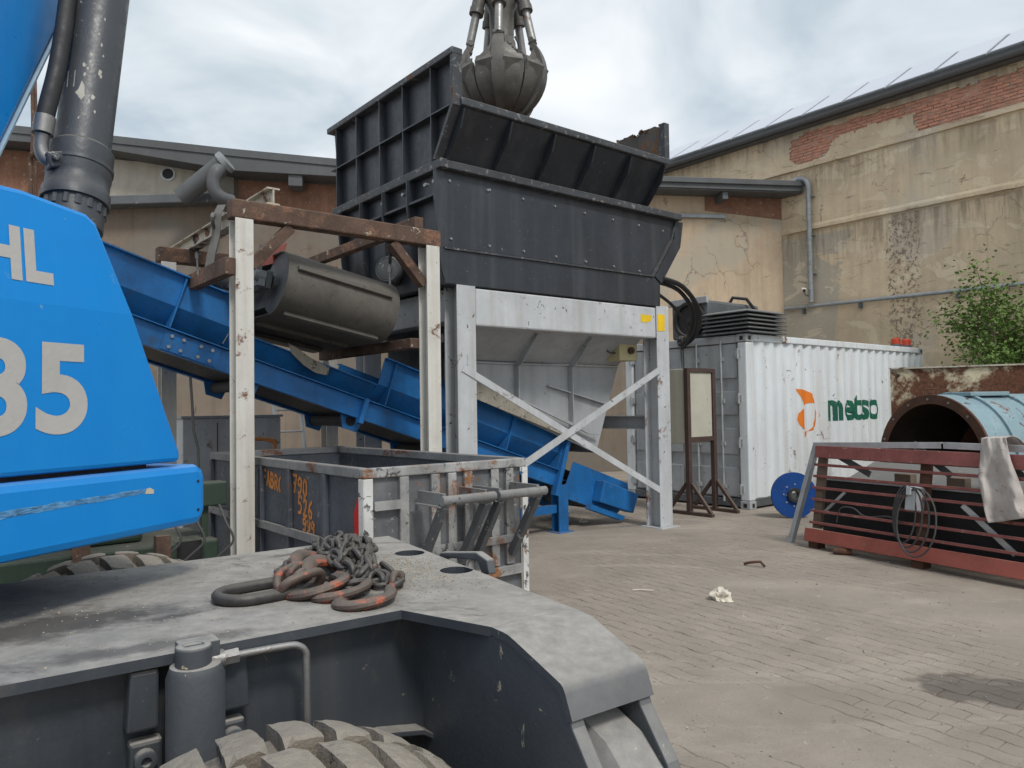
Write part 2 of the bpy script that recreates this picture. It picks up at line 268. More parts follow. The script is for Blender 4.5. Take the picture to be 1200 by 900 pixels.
def ground_mat(name, col, joint):
    M = mat(name, col, .95, var=.17, scale=.8, objvar=.0 if joint else .20, chips=.13, chipcol=(.46, .43, .385), chipscale=16, bump=.6, bscale=120)
    t = M.node_tree; N = t.nodes; Lk = t.links; b = N['Principled BSDF']; src = b.inputs['Base Color'].links[0].from_socket
    g = N.new('ShaderNodeNewGeometry')
    # the oil stain on the paving at the right, with its own ragged outline
    c = EYEV + ray(1152, 812)*((0-EYE)/ray(1152, 812).z)
    mp = N.new('ShaderNodeMapping'); mp.vector_type = 'TEXTURE'; mp.inputs['Location'].default_value = (c.x+.12, c.y, 0); mp.inputs['Rotation'].default_value = (0, 0, rad(-25)); mp.inputs['Scale'].default_value = (.52, .26, 1)
    Lk.new(g.outputs[0], mp.inputs[0])
    ln = N.new('ShaderNodeVectorMath'); ln.operation = 'LENGTH'; Lk.new(mp.outputs[0], ln.inputs[0])
    n = N.new('ShaderNodeTexNoise'); n.inputs['Scale'].default_value = 5; n.inputs['Detail'].default_value = 8; Lk.new(g.outputs[0], n.inputs['Vector'])
    a = N.new('ShaderNodeMath'); a.operation = 'MULTIPLY_ADD'; a.inputs[1].default_value = 1.3; Lk.new(n.outputs[0], a.inputs[0]); Lk.new(ln.outputs['Value'], a.inputs[2])
    r = N.new('ShaderNodeMapRange'); r.inputs[1].default_value = 1.62; r.inputs[2].default_value = 1.46; r.inputs[3].default_value = 0; r.inputs[4].default_value = .72; Lk.new(a.outputs[0], r.inputs[0])
    x = N.new('ShaderNodeMix'); x.data_type = 'RGBA'; x.inputs[7].default_value = (.075, .062, .052, 1)
    Lk.new(r.outputs[0], x.inputs[0]); Lk.new(src, x.inputs[6])
    # grey trampled patches and smaller spills
    n5 = N.new('ShaderNodeTexNoise'); n5.inputs['Scale'].default_value = .8; n5.inputs['Detail'].default_value = 9; n5.inputs['Distortion'].default_value = .6; Lk.new(g.outputs[0], n5.inputs['Vector'])
    r5 = N.new('ShaderNodeMapRange'); r5.inputs[1].default_value = .5; r5.inputs[2].default_value = .72; r5.inputs[4].default_value = .6; Lk.new(n5.outputs[0], r5.inputs[0])
    y = N.new('ShaderNodeMix'); y.data_type = 'RGBA'; y.inputs[7].default_value = (.20, .178, .152, 1)
    Lk.new(r5.outputs[0], y.inputs[0]); Lk.new(x.outputs[2], y.inputs[6])
    # pale scuffed dust trails along the lorry route
    mp6 = N.new('ShaderNodeMapping'); mp6.inputs['Rotation'].default_value = (0, 0, rad(-20)); mp6.inputs['Scale'].default_value = (.55, 2.0, 1); Lk.new(g.outputs[0], mp6.inputs[0])
    n6 = N.new('ShaderNodeTexNoise'); n6.inputs['Scale'].default_value = .9; n6.inputs['Detail'].default_value = 8; n6.inputs['Roughness'].default_value = .7; n6.inputs['Distortion'].default_value = .7; Lk.new(mp6.outputs[0], n6.inputs['Vector'])
    r6 = N.new('ShaderNodeMapRange'); r6.inputs[1].default_value = .52; r6.inputs[2].default_value = .68; r6.inputs[4].default_value = .6; Lk.new(n6.outputs[0], r6.inputs[0])
    z = N.new('ShaderNodeMix'); z.data_type = 'RGBA'; z.inputs[7].default_value = (.44, .385, .325, 1); Lk.new(r6.outputs[0], z.inputs[0]); Lk.new(y.outputs[2], z.inputs[6])
    n7 = N.new('ShaderNodeTexNoise'); n7.inputs['Scale'].default_value = 70; n7.inputs['Detail'].default_value = 3; Lk.new(g.outputs[0], n7.inputs['Vector'])
    r7 = N.new('ShaderNodeMapRange'); r7.inputs[1].default_value = .60; r7.inputs[2].default_value = .70; r7.inputs[4].default_value = .5; Lk.new(n7.outputs[0], r7.inputs[0])
    z2 = N.new('ShaderNodeMix'); z2.data_type = 'RGBA'; z2.inputs[7].default_value = (.13, .115, .1, 1); Lk.new(r7.outputs[0], z2.inputs[0]); Lk.new(z.outputs[2], z2.inputs[6]); Lk.new(z2.outputs[2], b.inputs['Base Color'])
    return M
M_pave = ground_mat('paving_concrete', (.345, .296, .246), False)
M_dirt = ground_mat('yard_dust', (.335, .288, .239), True)

# ------------------------------------------------------------------ mesh builder
class MB:
    def __init__(s): s.v = []; s.f = []; s.sm = []
    def add(s, vs, fs, smooth=False):
        o = len(s.v); s.v += [Vector(p) for p in vs]
        for f in fs: s.f.append(tuple(i+o for i in f)); s.sm.append(smooth)
        return s
    def box(s, x0, y0, z0, x1, y1, z1):
        return s.add([(x, y, z) for z in (z0, z1) for y in (y0, y1) for x in (x0, x1)],
                     [(0, 2, 3, 1), (4, 5, 7, 6), (0, 1, 5, 4), (1, 3, 7, 5), (3, 2, 6, 7), (2, 0, 4, 6)])
    def bar(s, p, q, w, h, up=(0, 0, 1), off=(0, 0)):
        """box from p to q, w wide sideways and h high along up"""
        p, q = Vector(p), Vector(q); d = (q-p).normalized(); u = Vector(up)
        if abs(d.dot(u.normalized())) > .99: u = Vector((1, 0, 0))
        sd = d.cross(u).normalized(); u = sd.cross(d).normalized()
        c = sd*off[0]+u*off[1]; r = []
        for e in (p, q):
            for a, b in ((-1, -1), (1, -1), (1, 1), (-1, 1)): r.append(e+c+sd*(w/2*a)+u*(h/2*b))
        return s.add(r, [(3, 2, 1, 0), (4, 5, 6, 7), (0, 1, 5, 4), (1, 2, 6, 5), (2, 3, 7, 6), (3, 0, 4, 7)])
    def hbeam(s, p, q, w, h, up=(0, 0, 1), t=.014):
        s.bar(p, q, w, t, up, (0, h/2-t/2)); s.bar(p, q, w, t, up, (0, -h/2+t/2)); return s.bar(p, q, t, h-2*t-.002, up)
    def channel(s, p, q, w, h, up=(0, 0, 1), t=.012, side=1):
        s.bar(p, q, t, h, up, (-side*(w/2-t/2), 0))
        s.bar(p, q, w-t, t, up, (side*t/2, h/2-t/2-.001)); return s.bar(p, q, w-t, t, up, (side*t/2, -h/2+t/2+.001))
    def ring(s, c, d, r, n, ph=0):
        d = Vector(d).normalized(); a = d.orthogonal().normalized(); b = d.cross(a)
        return [Vector(c)+a*(r*cos(ph+2*pi*i/n))+b*(r*sin(ph+2*pi*i/n)) for i in range(n)]
    def cyl(s, p, q, r, r2=None, n=16, cap=True, smooth=True):
        p, q = Vector(p), Vector(q); r2 = r if r2 is None else r2
        R = s.ring(p, q-p, r, n)+s.ring(q, q-p, r2, n)
        s.add(R, [(i, (i+1) % n, n+(i+1) % n, n+i) for i in range(n)], smooth)
        if cap:
            s.add(R[:n], [tuple(range(n))[::-1]]); s.add(R[n:], [tuple(range(n))])
        return s
    def lathe(s, p, d, prof, n=24, smooth=True, a0=0, a1=2*pi):
        """prof: (distance along d, radius)"""
        p = Vector(p); d = Vector(d).normalized(); a = d.orthogonal().normalized(); b = d.cross(a)
        full = abs(a1-a0-2*pi) < 1e-6; m = n if full else n+1; vs = []
        for t, r in prof:
            for i in range(m):
                w = a0+(a1-a0)*i/n; vs.append(p+d*t+a*(r*cos(w))+b*(r*sin(w)))
        fs = []
        for k in range(len(prof)-1):
            for i in range(n):
                j = (i+1) % m if full else i+1
                fs.append((k*m+i, k*m+j, (k+1)*m+j, (k+1)*m+i))
        return s.add(vs, fs, smooth)
    def tube(s, pts, r, n=8, closed=False, smooth=True, cap=True):
        pts = [Vector(p) for p in pts]; m = len(pts); rr = r if isinstance(r, (list, tuple)) else [r]*m
        def tan(i):
            if closed: return (pts[(i+1) % m]-pts[i-1]).normalized()
            return (pts[min(i+1, m-1)]-pts[max(i-1, 0)]).normalized()
        t0 = tan(0); a = t0.orthogonal().normalized(); vs = []
        for i in range(m):
            t = tan(i); a = (a-t*a.dot(t)); a = a.normalized() if a.length > 1e-6 else t.orthogonal().normalized(); b = t.cross(a)
            for k in range(n): w = 2*pi*k/n; vs.append(pts[i]+a*(rr[i]*cos(w))+b*(rr[i]*sin(w)))
        fs = []
        for i in range(m if closed else m-1):
            j = (i+1) % m
            for k in range(n): l = (k+1) % n; fs.append((i*n+k, i*n+l, j*n+l, j*n+k))
        s.add(vs, fs, smooth)
        if cap and not closed: s.add(vs[:n], [tuple(range(n))[::-1]]); s.add(vs[-n:], [tuple(range(n))])
        return s
    def prism(s, poly, ext, smooth=False):
        """planar polygon (3d points) pushed along ext"""
        n = len(poly); e = Vector(ext); P = [Vector(p) for p in poly]
        s.add(P+[p+e for p in P], [tuple(range(n))[::-1], tuple(range(n, 2*n))])
        return s.add(P+[p+e for p in P], [(i, (i+1) % n, n+(i+1) % n, n+i) for i in range(n)], smooth)
    def ribbon(s, poly, ext, th, smooth=False):
        """open polyline with thickness th (offset vector) pushed along ext"""
        P = [Vector(p) for p in poly]; Q = [p+Vector(th) for p in P]; n = len(P); e = Vector(ext)
        vs = P+Q+[p+e for p in P]+[p+e for p in Q]; fs = []
        for i in range(n-1):
            fs += [(i, i+1, n+i+1, n+i), (2*n+i+1, 2*n+i, 3*n+i, 3*n+i+1), (i+1, i, 2*n+i, 2*n+i+1), (n+i, n+i+1, 3*n+i+1, 3*n+i)]
        fs += [(0, n, 3*n, 2*n), (n-1, 3*n-1, 4*n-1, 2*n-1)]
        return s.add(vs, fs, smooth)
    def grid(s, fn, nu, nv, smooth=True):
        vs = [fn(i/nu, j/nv) for j in range(nv+1) for i in range(nu+1)]; w = nu+1
        return s.add(vs, [(j*w+i, j*w+i+1, (j+1)*w+i+1, (j+1)*w+i) for j in range(nv) for i in range(nu)], smooth)

class Frame:
    """a thing: an Empty at its base (or a lone mesh), turned by angle a; coordinates are given in the turned yard axes"""
    def __init__(s, name, label, cat, base=(0, 0, 0), a=G, group=None, kind=None):
        s.a = a; s.base = Vector(base); s.info = (name, label, cat, group, kind); s.root = None
    def setup(s, o):
        name, label, cat, group, kind = s.info
        A, B = axes(s.a); o.location = A*s.base.x+B*s.base.y+Vector((0, 0, s.base.z)); o.rotation_euler = (0, 0, rad(s.a))
        if label: o['label'] = label
        if cat: o['category'] = cat
        if group: o['group'] = group
        if kind: o['kind'] = kind
    def empty(s):
        if s.root is None:
            s.root = bpy.data.objects.new(s.info[0], None); s.root.empty_display_size = .2; COL.objects.link(s.root); s.setup(s.root)
        return s.root
    def mesh(s, mb, base=None):
        b = s.base if base is None else base
        me = bpy.data.meshes.new('m'); me.from_pydata([tuple(v-b) for v in mb.v], [], mb.f)
        me.polygons.foreach_set('use_smooth', mb.sm)
        bm = bmesh.new(); bm.from_mesh(me)
        bmesh.ops.remove_doubles(bm, verts=bm.verts, dist=1e-5); bmesh.ops.recalc_face_normals(bm, faces=bm.faces); bm.to_mesh(me); bm.free()
        if any(mb.sm): me.set_sharp_from_angle(angle=rad(38))
        return me
    def part(s, name, mb, m, parent=None, bev=0., label=None, kind=None):
        me = s.mesh(mb); me.materials.append(m); me.name = name
        o = bpy.data.objects.new(name, me); COL.objects.link(o); o.parent = parent or s.empty()
        if label: o['label'] = label
        if kind: o['kind'] = kind
        bevel(o, bev); return o
    def single(s, mb, m, bev=0.):
        me = s.mesh(mb); me.materials.append(m); me.name = s.info[0]
        o = bpy.data.objects.new(s.info[0], me); COL.objects.link(o); s.setup(o); bevel(o, bev); s.root = o; return o
def bevel(o, w):
    if w:
        b = o.modifiers.new('bevel', 'BEVEL'); b.width = w; b.segments = 2; b.limit_method = 'ANGLE'; b.angle_limit = rad(40)

def text2d(txt, bold=0., size=1., res=10):
    """flat outline mesh of a word in the built-in font: list of 2-d points and faces"""
    c = bpy.data.curves.new('t', 'FONT'); c.body = txt; c.size = size; c.offset = bold; c.resolution_u = res; c.fill_mode = 'FRONT'
    o = bpy.data.objects.new('t', c); COL.objects.link(o)
    me = bpy.data.meshes.new_from_object(o.evaluated_get(bpy.context.evaluated_depsgraph_get()))
    vs = [(v.co.x, v.co.y) for v in me.vertices]; fs = [tuple(p.vertices) for p in me.polygons]
    bpy.data.objects.remove(o); bpy.data.curves.remove(c); bpy.data.meshes.remove(me)
    return vs, fs
def fit(vs, x0, x1, y0, y1):
    a = min(v[0] for v in vs); b = max(v[0] for v in vs); c = min(v[1] for v in vs); d = max(v[1] for v in vs)
    return [(x0+(x-a)/(b-a)*(x1-x0), y0+(y-c)/(d-c)*(y1-y0)) for x, y in vs]
def smooth(pts, n=5):
    """Catmull-Rom curve through the points"""
    pts = [Vector(p) for p in pts]; r = []
    for k in range(len(pts)-1):
        a = pts[max(0, k-1)]; b = pts[k]; c = pts[k+1]; d = pts[min(len(pts)-1, k+2)]
        for j in range(n):
            t = j/n; r.append(.5*((2*b)+(c-a)*t+(2*a-5*b+4*c-d)*t*t+(3*b-a-3*c+d)*t**3))
    return r+[pts[-1]]
def fbm(x, y, z=0., o=5): return noise.fractal(Vector((x, y, z)), 1., 2., o)
# ================================================================== ground: dust sheet with wavy paving blocks standing in it
def dusth(u, v):
    return min(.0022, max(-.010, -.0035+.016*fbm(u*.55+3, v*.55, 1.)+.006*fbm(u*3, v*3, 4., 3)))
gf = Frame('ground', None, None, (0, 0, 0), G, kind='structure')
mb = MB(); U0, U1, V0, V1, st = -1., 13., -4.5, 9.5, .075
nu, nv = int((U1-U0)/st), int((V1-V0)/st)
mb.grid(lambda i, j: (U0+(U1-U0)*i, V0+(V1-V0)*j, dusth(U0+(U1-U0)*i, V0+(V1-V0)*j)), nu, nv)
for a, b, c, d in ((-400, -400, U0, 400), (U1, -400, 400, 400), (U0, -400, U1, V0), (U0, V1, U1, 400)):
    mb.add([(a, b, -.004), (c, b, -.004), (c, d, -.004), (a, d, -.004)], [(0, 1, 2, 3)])
ground = gf.single(mb, M_dirt)

BL, BW, JT = .225, .118, .0026       # block length along V, width along U, half joint
def wave(v): return .0115*sin(2*pi*v/BL)
def block(u, v, dz, t):
    """one zigzag-edged block whose long edges follow the wave"""
    n = 6; top = []; 
    for k in range(n+1):
        q = v+JT+(BL-2*JT)*k/n; top.append((u+BW-JT+wave(q), q))
    for k in range(n, -1, -1):
        q = v+JT+(BL-2*JT)*k/n; top.append((u+JT+wave(q), q))
    return top
def block_mesh(mb, u, v, dz, tx, ty):
    top = block(u, v, 0, 0); m = len(top); cu, cv = u+BW/2, v+BL/2
    T = [(cu+(x-cu)*.94, cv+(y-cv)*.965, dz+tx*(x-cu)+ty*(y-cv)) for x, y in top]
    E1 = [(x, y, dz-.005+tx*(x-cu)+ty*(y-cv)) for x, y in top]; E0 = [(x, y, -.03) for x, y in top]
    mb.add(T+E1+E0, [tuple(range(m))]+[(i, (i+1) % m, m+(i+1) % m, m+i)[::-1] for i in range(m)]+[(m+i, m+(i+1) % m, 2*m+(i+1) % m, 2*m+i)[::-1] for i in range(m)])
A_, B_ = axes(G); near = []; far = []
VS = -19*BL; nU = int(13.2/BW); nV = int((9.2-VS)/BL)
for i in range(nU):
    for j in range(nV):
        u = -.6+i*BW; v = VS+j*BL+(BL/2 if i % 2 else 0)
        w = A_*(u+BW/2)+B_*(v+BL/2)
        if w.y < 1.5: continue
        x, y, k = project(w)
        if not(-120 < x < 1330 and y < 985): continue
        inview = (0 < x < 1200 and y < 897 and x > 600+max(0, (y-690)*.95))
        (near if inview else far).append((k, u, v))
near.sort(); far += near[300:]; near = near[:300]
rb = random.Random(3)
def jig(): return rb.gauss(0, .0009), rb.gauss(0, .007), rb.gauss(0, .005)
protos = []
for ph in (0, BL/2):                  # two block outlines (half a wave apart) shared by the single blocks
    b = MB(); block_mesh(b, -BW/2, ph, 0, 0, 0); b.v = [p-Vector((0, ph+BL/2, 0)) for p in b.v]
    me = gf.mesh(b, Vector((0, 0, 0))); me.name = 'paving_block'; me.materials.append(M_pave); protos.append(me)
for k, u, v in near:
    o = bpy.data.objects.new('paving_block', protos[round((v-VS)/(BL/2)) % 2]); COL.objects.link(o); o.parent = ground
    dz, tx, ty = jig(); o.location = (u+BW/2, v+BL/2, dz); o.rotation_euler = (ty, -tx, 0)
b = MB()
for k, u, v in far: block_mesh(b, u, v, *jig())
o = gf.part('paving_blocks', b, M_pave, ground, kind='stuff')

# ================================================================== right-hand hall with bare brick and solar roof
HU = 17.5
hall = Frame('plastered_hall', 'tall ochre plastered hall with bare brick band along the gutter, right side', 'building', (HU, 6, 0))
VA, VB, ZT = -7., 17., 8.42
mb = MB(); mb.box(HU+.045, VA, 0, HU+.35, VB, ZT); wallR = hall.part('wall', mb, M_mortar)
px = [(925, 166), (945, 156), (962, 149), (1000, 140), (1040, 127), (1070, 118), (1110, 107), (1150, 94), (1200, 80)]
pl = [(1200, 127), (1160, 134), (1140, 141), (1100, 150), (1075, 156), (1071, 134), (1040, 141), (1010, 150), (985, 158), (976, 168), (960, 185), (940, 194), (927, 191)]
poly = [tuple(ona(x, y, HU))[1:] for x, y in px]+[(3.5, 8.30), (2.0, 8.1), (1.5, 7.9), (2.4, 7.72), (4.0, 7.62)]+[tuple(ona(x, y, HU))[1:] for x, y in pl]
def inside(v, z, P):
    c = False; j = len(P)-1
    for i in range(len(P)):
        if (P[i][1] > z) != (P[j][1] > z) and v < (P[j][0]-P[i][0])*(z-P[i][1])/(P[j][1]-P[i][1])+P[i][0]: c = not c
        j = i
    return c
def bare(v, z): return inside(v+.10*fbm(v*2.5, z*2.5, 2.), z+.07*fbm(v*2.5, z*2.5, 8.), poly)
bare_c = {}
ZS, dz_, dv_ = 7.0, .045, .045
nz = int((ZT-ZS)/dz_)+1; n_v = int((11.5-1.0)/dv_)
mb = MB()
mb.box(HU, VA, 0, HU+.045, VB, ZS); mb.box(HU, VA, ZS, HU+.045, 1.0, ZT); mb.box(HU, 1.0+n_v*dv_, ZS, HU+.045, VB, ZT)
open_ = [[bare(1.0+(i+.5)*dv_, ZS+(j+.5)*dz_) for i in range(n_v)] for j in range(nz)]
def vid(i, j): 
    e = fbm(i*.9, j*.9, 3., 2)*.014; e2 = fbm(i*.9, j*.9, 13., 2)*.014
    return (1.0+i*dv_+(e if 0 < i < n_v else 0), min(ZT, ZS+j*dz_)+(e2 if 0 < j < nz else 0))
vs = []; fs = []; idx = {}
def getv(i, j, d):
    if (i, j, d) not in idx:
        v, z = vid(i, j); idx[i, j, d] = len(vs); vs.append((HU+(.045 if d else .0), v, z))
    return idx[i, j, d]
for j in range(nz):
    for i in range(n_v):
        if open_[j][i]: continue
        fs.append((getv(i, j, 0), getv(i, j+1, 0), getv(i+1, j+1, 0), getv(i+1, j, 0)))
        for (di, dj, a, c) in ((-1, 0, (i, j), (i, j+1)), (1, 0, (i+1, j+1), (i+1, j)), (0, -1, (i+1, j), (i, j)), (0, 1, (i, j+1), (i+1, j+1))):
            ii, jj = i+di, j+dj
            if 0 <= ii < n_v and 0 <= jj < nz and open_[jj][ii]:
                fs.append((getv(*a, 0), getv(*a, 1), getv(*c, 1), getv(*c, 0)))
mb.add(vs, fs); hall.part('plaster', mb, M_plR, wallR)
# bricks laid in the bare patch
bl, bh = .245, .074; bricks = []; rb = random.Random(5)
me = bpy.data.meshes.new('brick'); bm = bmesh.new(); bmesh.ops.create_cube(bm, size=1.)
bmesh.ops.scale(bm, vec=(.06, bl-.014, bh-.013), verts=bm.verts); bmesh.ops.bevel(bm, geom=bm.edges, offset=.005, segments=1, affect='EDGES')
bm.to_mesh(me); bm.free(); me.materials.append(M_brick)
rest = MB(); cnt = []
for j in range(int((ZT-ZS)/bh)):
    for i in range(int(11/bl)):
        v = 1.0+i*bl+(bl/2 if j % 2 else 0); z = ZS+(j+.5)*bh
        if inside(v, z, poly) or inside(v+.1, z, poly) or inside(v-.1, z, poly) or inside(v, z+.05, poly) or inside(v, z-.05, poly):
            w = A_*HU+B_*v+Vector((0, 0, z)); x, y, k = project(w); cnt.append((0 if x < 1200 else 1, k, v, z))
cnt.sort()
for n, (o_, k, v, z) in enumerate(cnt):
    d = rb.choice((0, 0, 0, .006, .012, .02, -.006)); r = (rb.gauss(0, .008), rb.gauss(0, .02), rb.gauss(0, .02))
    if n < 300:
        o = bpy.data.objects.new('brick', me); COL.objects.link(o); o.parent = wallR
        o.location = (HU+.05+d-HU, v-6, z); o.rotation_euler = r
    else: rest.box(HU+.02+d, v-bl/2+.007, z-bh/2+.006, HU+.08, v+bl/2-.007, z+bh/2-.006)
if rest.v: hall.part('brickwork', rest, M_brick, wallR, kind='stuff')
# two string courses, ragged along the edge
def ledge(z, h, d, v0, v1, seed, m):
    mb = MB(); n = int((v1-v0)/.12); prof = []
    for i in range(n+1):
        v = v0+(v1-v0)*i/n; e = fbm(v*1.8, seed, 0., 4); e2 = max(0, fbm(v*.9, seed+9, 0., 4)-.15)
        dd = d*(1-.25*abs(e)-1.2*min(.6, e2)); prof.append([(HU-.001, v, z-h), (HU-dd, v, z-h+.008*e), (HU-dd, v, z-.02), (HU-dd*.7, v, z+.012*e), (HU-.001, v, z+.06)])
    vs = [p for r in prof for p in r]; fs = [(i*5+k, i*5+k+1, (i+1)*5+k+1, (i+1)*5+k) for i in range(n) for k in range(4)]
    mb.add(vs, fs, False); hall.part('ledge', mb, m)
ledge(7.49, .085, .085, VA, VB, 3.3, M_plR); ledge(5.95, .10, .095, VA, VB, 7.7, M_plR)
# roof, gutter
RP = rad(31)
def roofpt(t, v, off=0.): return Vector((HU-.32+t*cos(RP)-off*sin(RP), v, ZT+.10+t*sin(RP)+off*cos(RP)))
rid = roofpt(1.95, VA); mb = MB(); mb.prism([roofpt(0, VA), rid, rid+Vector((6, 0, -.6)), rid+Vector((6, 0, -.75)), roofpt(1.95, VA, -.12), roofpt(0, VA, -.09)], (0, VB-VA, 0)); roofR = hall.part('roof', mb, M_fascia)
mb = MB(); gp = [(HU-.36+.085*cos(t), VA, ZT+.05+.085*sin(t)) for t in [pi+pi*i/8 for i in range(9)]]
mb.ribbon([(HU-.445, VA, ZT+.12)]+gp+[(HU-.275, VA, ZT+.10)], (0, VB-VA, 0), (0, 0, .006)); hall.part('gutter', mb, M_fascia)
mb = MB(); mb.box(HU-.25, VA, ZT-.03, HU+.3, VB, ZT+.06); hall.part('eave_board', mb, M_fascia)
ORD = 'first second third fourth fifth sixth seventh eighth ninth tenth eleventh twelfth thirteenth fourteenth'.split(); nth = -1
for k in range(14):
    mb = MB(); v = 15.9-k*1.02
    mb.prism([roofpt(.12, v, .05), roofpt(1.80, v, .05), roofpt(1.80, v, .085), roofpt(.12, v, .085)], (0, -.99, 0))
    pos = roofpt(.12, v, .05)
    w = A_*pos.x+B_*(v-.5)+Vector((0, 0, pos.z)); xx = project(w)[0]
    if xx < 770 or xx > 1300: continue
    nth += 1
    sp = Frame('solar_panel', 'grey solar panel on the right hall roof edge, %s counted from the hopper' % ORD[nth], 'solar panel', pos, group='solar panels along the gutter of the hall')
    sp.part('frame', mb, M_zinc)
    mb = MB(); mb.prism([roofpt(.15, v-.03, .088), roofpt(1.77, v-.03, .088), roofpt(1.77, v-.03, .10), roofpt(.15, v-.03, .10)], (0, -.93, 0)); sp.part('glass', mb, M_glass)

# ================================================================== rear hall behind the machines
RA = 9
rear = Frame('rear_workshop', 'low brown plastered workshop with dark grey eaves behind the hopper', 'building', (0, 17.9, 0), RA)
q = 17.9
def fac(x, y, qq=17.4): return onb(x, y, qq, RA)
pe = 9.86
mb = MB()
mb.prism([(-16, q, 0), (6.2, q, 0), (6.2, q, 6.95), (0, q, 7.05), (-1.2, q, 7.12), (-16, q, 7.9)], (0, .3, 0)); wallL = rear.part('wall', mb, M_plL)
mb = MB(); mb.box(6.201, q, 0, pe, q+.3, 6.95); rear.part('wall', mb, M_plM)
# pale upper strip at the left, terracotta strip at the right
a, b_ = fac(122, 180, 17.86), fac(262, 234, 17.86)
mb = MB(); mb.prism([(-16, q-.03, 6.14), (-3.5, q-.03, 6.30), (-3.5, q-.03, 7.1), (-16, q-.03, 7.75)], (0, .028, 0)); rear.part('upper_render', mb, M_plT)
mb = MB(); mb.prism([(7.8, q-.025, 6.45), (8.6, q-.025, 6.38), (pe-.02, q-.025, 6.27), (pe-.02, q-.025, 6.8), (7.8, q-.025, 6.8)], (0, .024, 0)); rear.part('terracotta_band', mb, M_terra)
mb = MB(); mb.prism([(-3.4, q-.025, 6.1), (1.2, q-.025, 6.1), (1.2, q-.025, 6.75), (-3.4, q-.025, 6.85)], (0, .024, 0)); rear.part('brick_band', mb, M_terra)
mb = MB(); mb.prism([(-16, q-.06, 6.3), (-7.2, q-.06, 6.2), (-7.2, q-.06, 7.3), (-16, q-.06, 7.7)], (0, .029, 0)); rear.part('brick_band', mb, M_terra)
# ledge (old lean-to flashing)
p0, p1 = fac(105, 240, 17.7), fac(275, 233, 17.7)
mb = MB(); mb.bar(p0+Vector((-4, 0, -.2)), p1, .4, .2); rear.part('flashing', mb, M_dkgrey, bev=.02)
# eaves: left run falls to the right, right run level
L = [fac(x, y, 17.3) for x, y in ((13, 147), (120, 158), (275, 175), (400, 187))]
Lp = [Vector((-16, 17.3, L[0].z+.45))]+L+[Vector((1.5, 17.3, 7.15))]
lo = [Vector((-16, 17.3, L[0].z+.12))]+[fac(x, y, 17.3) for x, y in ((13, 165), (120, 174), (275, 200), (400, 207))]+[Vector((1.5, 17.3, 6.75))]
mb = MB(); mb.prism(Lp+lo[::-1], (0, .04, 0)); rear.part('eave_fascia', mb, M_fascia, bev=.01)
mb = MB()
for i in range(len(Lp)-1): mb.prism([Lp[i]+Vector((0, -.03, .0)), Lp[i+1]+Vector((0, -.03, .0)), Lp[i+1]+Vector((0, -.03, -.16)), Lp[i]+Vector((0, -.03, -.16))], (0, .028, 0))
rear.part('eave_trim', mb, M_fascia)
mb = MB()
for i in range(len(lo)-1): mb.prism([lo[i]+Vector((0, .041, .0)), lo[i+1]+Vector((0, .041, .0)), lo[i+1]+Vector((0, .62, 0)), lo[i]+Vector((0, .62, 0))], (0, 0, .03))
rear.part('soffit', mb, M_fascia)
R0, R1 = fac(640, 205, 17.3), fac(941, 217, 17.3)
mb = MB(); mb.box(R0.x, 17.3, 6.83, R1.x-.0, 17.34, 7.06); rear.part('eave_fascia', mb, M_fascia, bev=.008)
mb = MB(); mb.box(R0.x, 17.24, 6.95, R1.x+.02, 17.298, 7.08); rear.part('eave_trim', mb, M_fascia, bev=.01)
mb = MB(); mb.box(R0.x, 17.342, 6.80, R1.x, 17.898, 6.83); rear.part('soffit', mb, M_fascia)
for x in (846, 700):
    c = fac(x, 232, 17.6); mb = MB(); mb.box(c.x-.07, 17.4, 6.62, c.x+.07, 17.88, 6.797); rear.part('eave_bracket', mb, M_dkgrey)
c = fac(347, 212, 17.5); mb = MB(); mb.box(c.x-.15, 17.35, c.z-.15, c.x+.15, 17.8, c.z+.12); rear.part('eave_bracket', mb, M_fascia)
mb = MB(); mb.add([(-16, 17.35, 7.9), (1.5, 17.35, 7.05), (R1.x, 17.35, 7.03), (R1.x-1.1, 19.2, 7.02), (1.5, 21.5, 7.1), (-16, 21.5, 8.)], [(0, 1, 2, 3, 4, 5)]); rear.part('roof', mb, M_fascia)
# round vent hole
c = fac(197, 204, 17.87); mb = MB(); mb.lathe(c+Vector((0, .02, 0)), (0, -1, 0), [(0, .12), (.05, .12), (.05, .16), (0, .16)], 20); rear.part('vent_ring', mb, M_galv)
mb = MB(); mb.cyl(c+Vector((0, -.004, 0)), c+Vector((0, -.012, 0)), .12, n=20); rear.part('vent_opening', mb, M_black)
# conduit under the right eave
p0, p1 = fac(760, 251, 17.84), fac(850, 250, 17.84); mb = MB(); mb.box(p0.x-1, 17.82, p0.z-.06, p1.x, 17.898, p0.z+.04); rear.part('conduit', mb, M_zinc, bev=.01)

# fat grey duct under the left eave, rests on the flashing
duct = Frame('ventilation_duct', 'fat grey round duct with a bent outlet pipe below the left eave', 'duct', tuple(fac(235, 215, 17.2)), RA)
p0, p1 = fac(212, 232, 17.2), fac(264, 190, 17.0)
mb = MB(); mb.cyl(p0, p1, .21, n=20); d0 = duct.part('duct_tube', mb, M_fascia)
mb = MB(); d = (p1-p0).normalized(); mb.lathe(p1-d*.06, d, [(0, .21), (0, .25), (.10, .25), (.10, .24)], 20); mb.cyl(p1+d*.035, p1+d*.05, .24, n=20); duct.part('end_cap', mb, M_zinc)
mb = MB(); pts = [fac(255, 200, 16.75), fac(250, 212, 16.7), fac(252, 224, 16.7), fac(260, 232, 16.75), fac(272, 236, 16.9)]
mb.tube(smooth([pts[0]+Vector((0, .25, .05))]+pts), .14, 14); duct.part('outlet_pipe', mb, M_fascia)

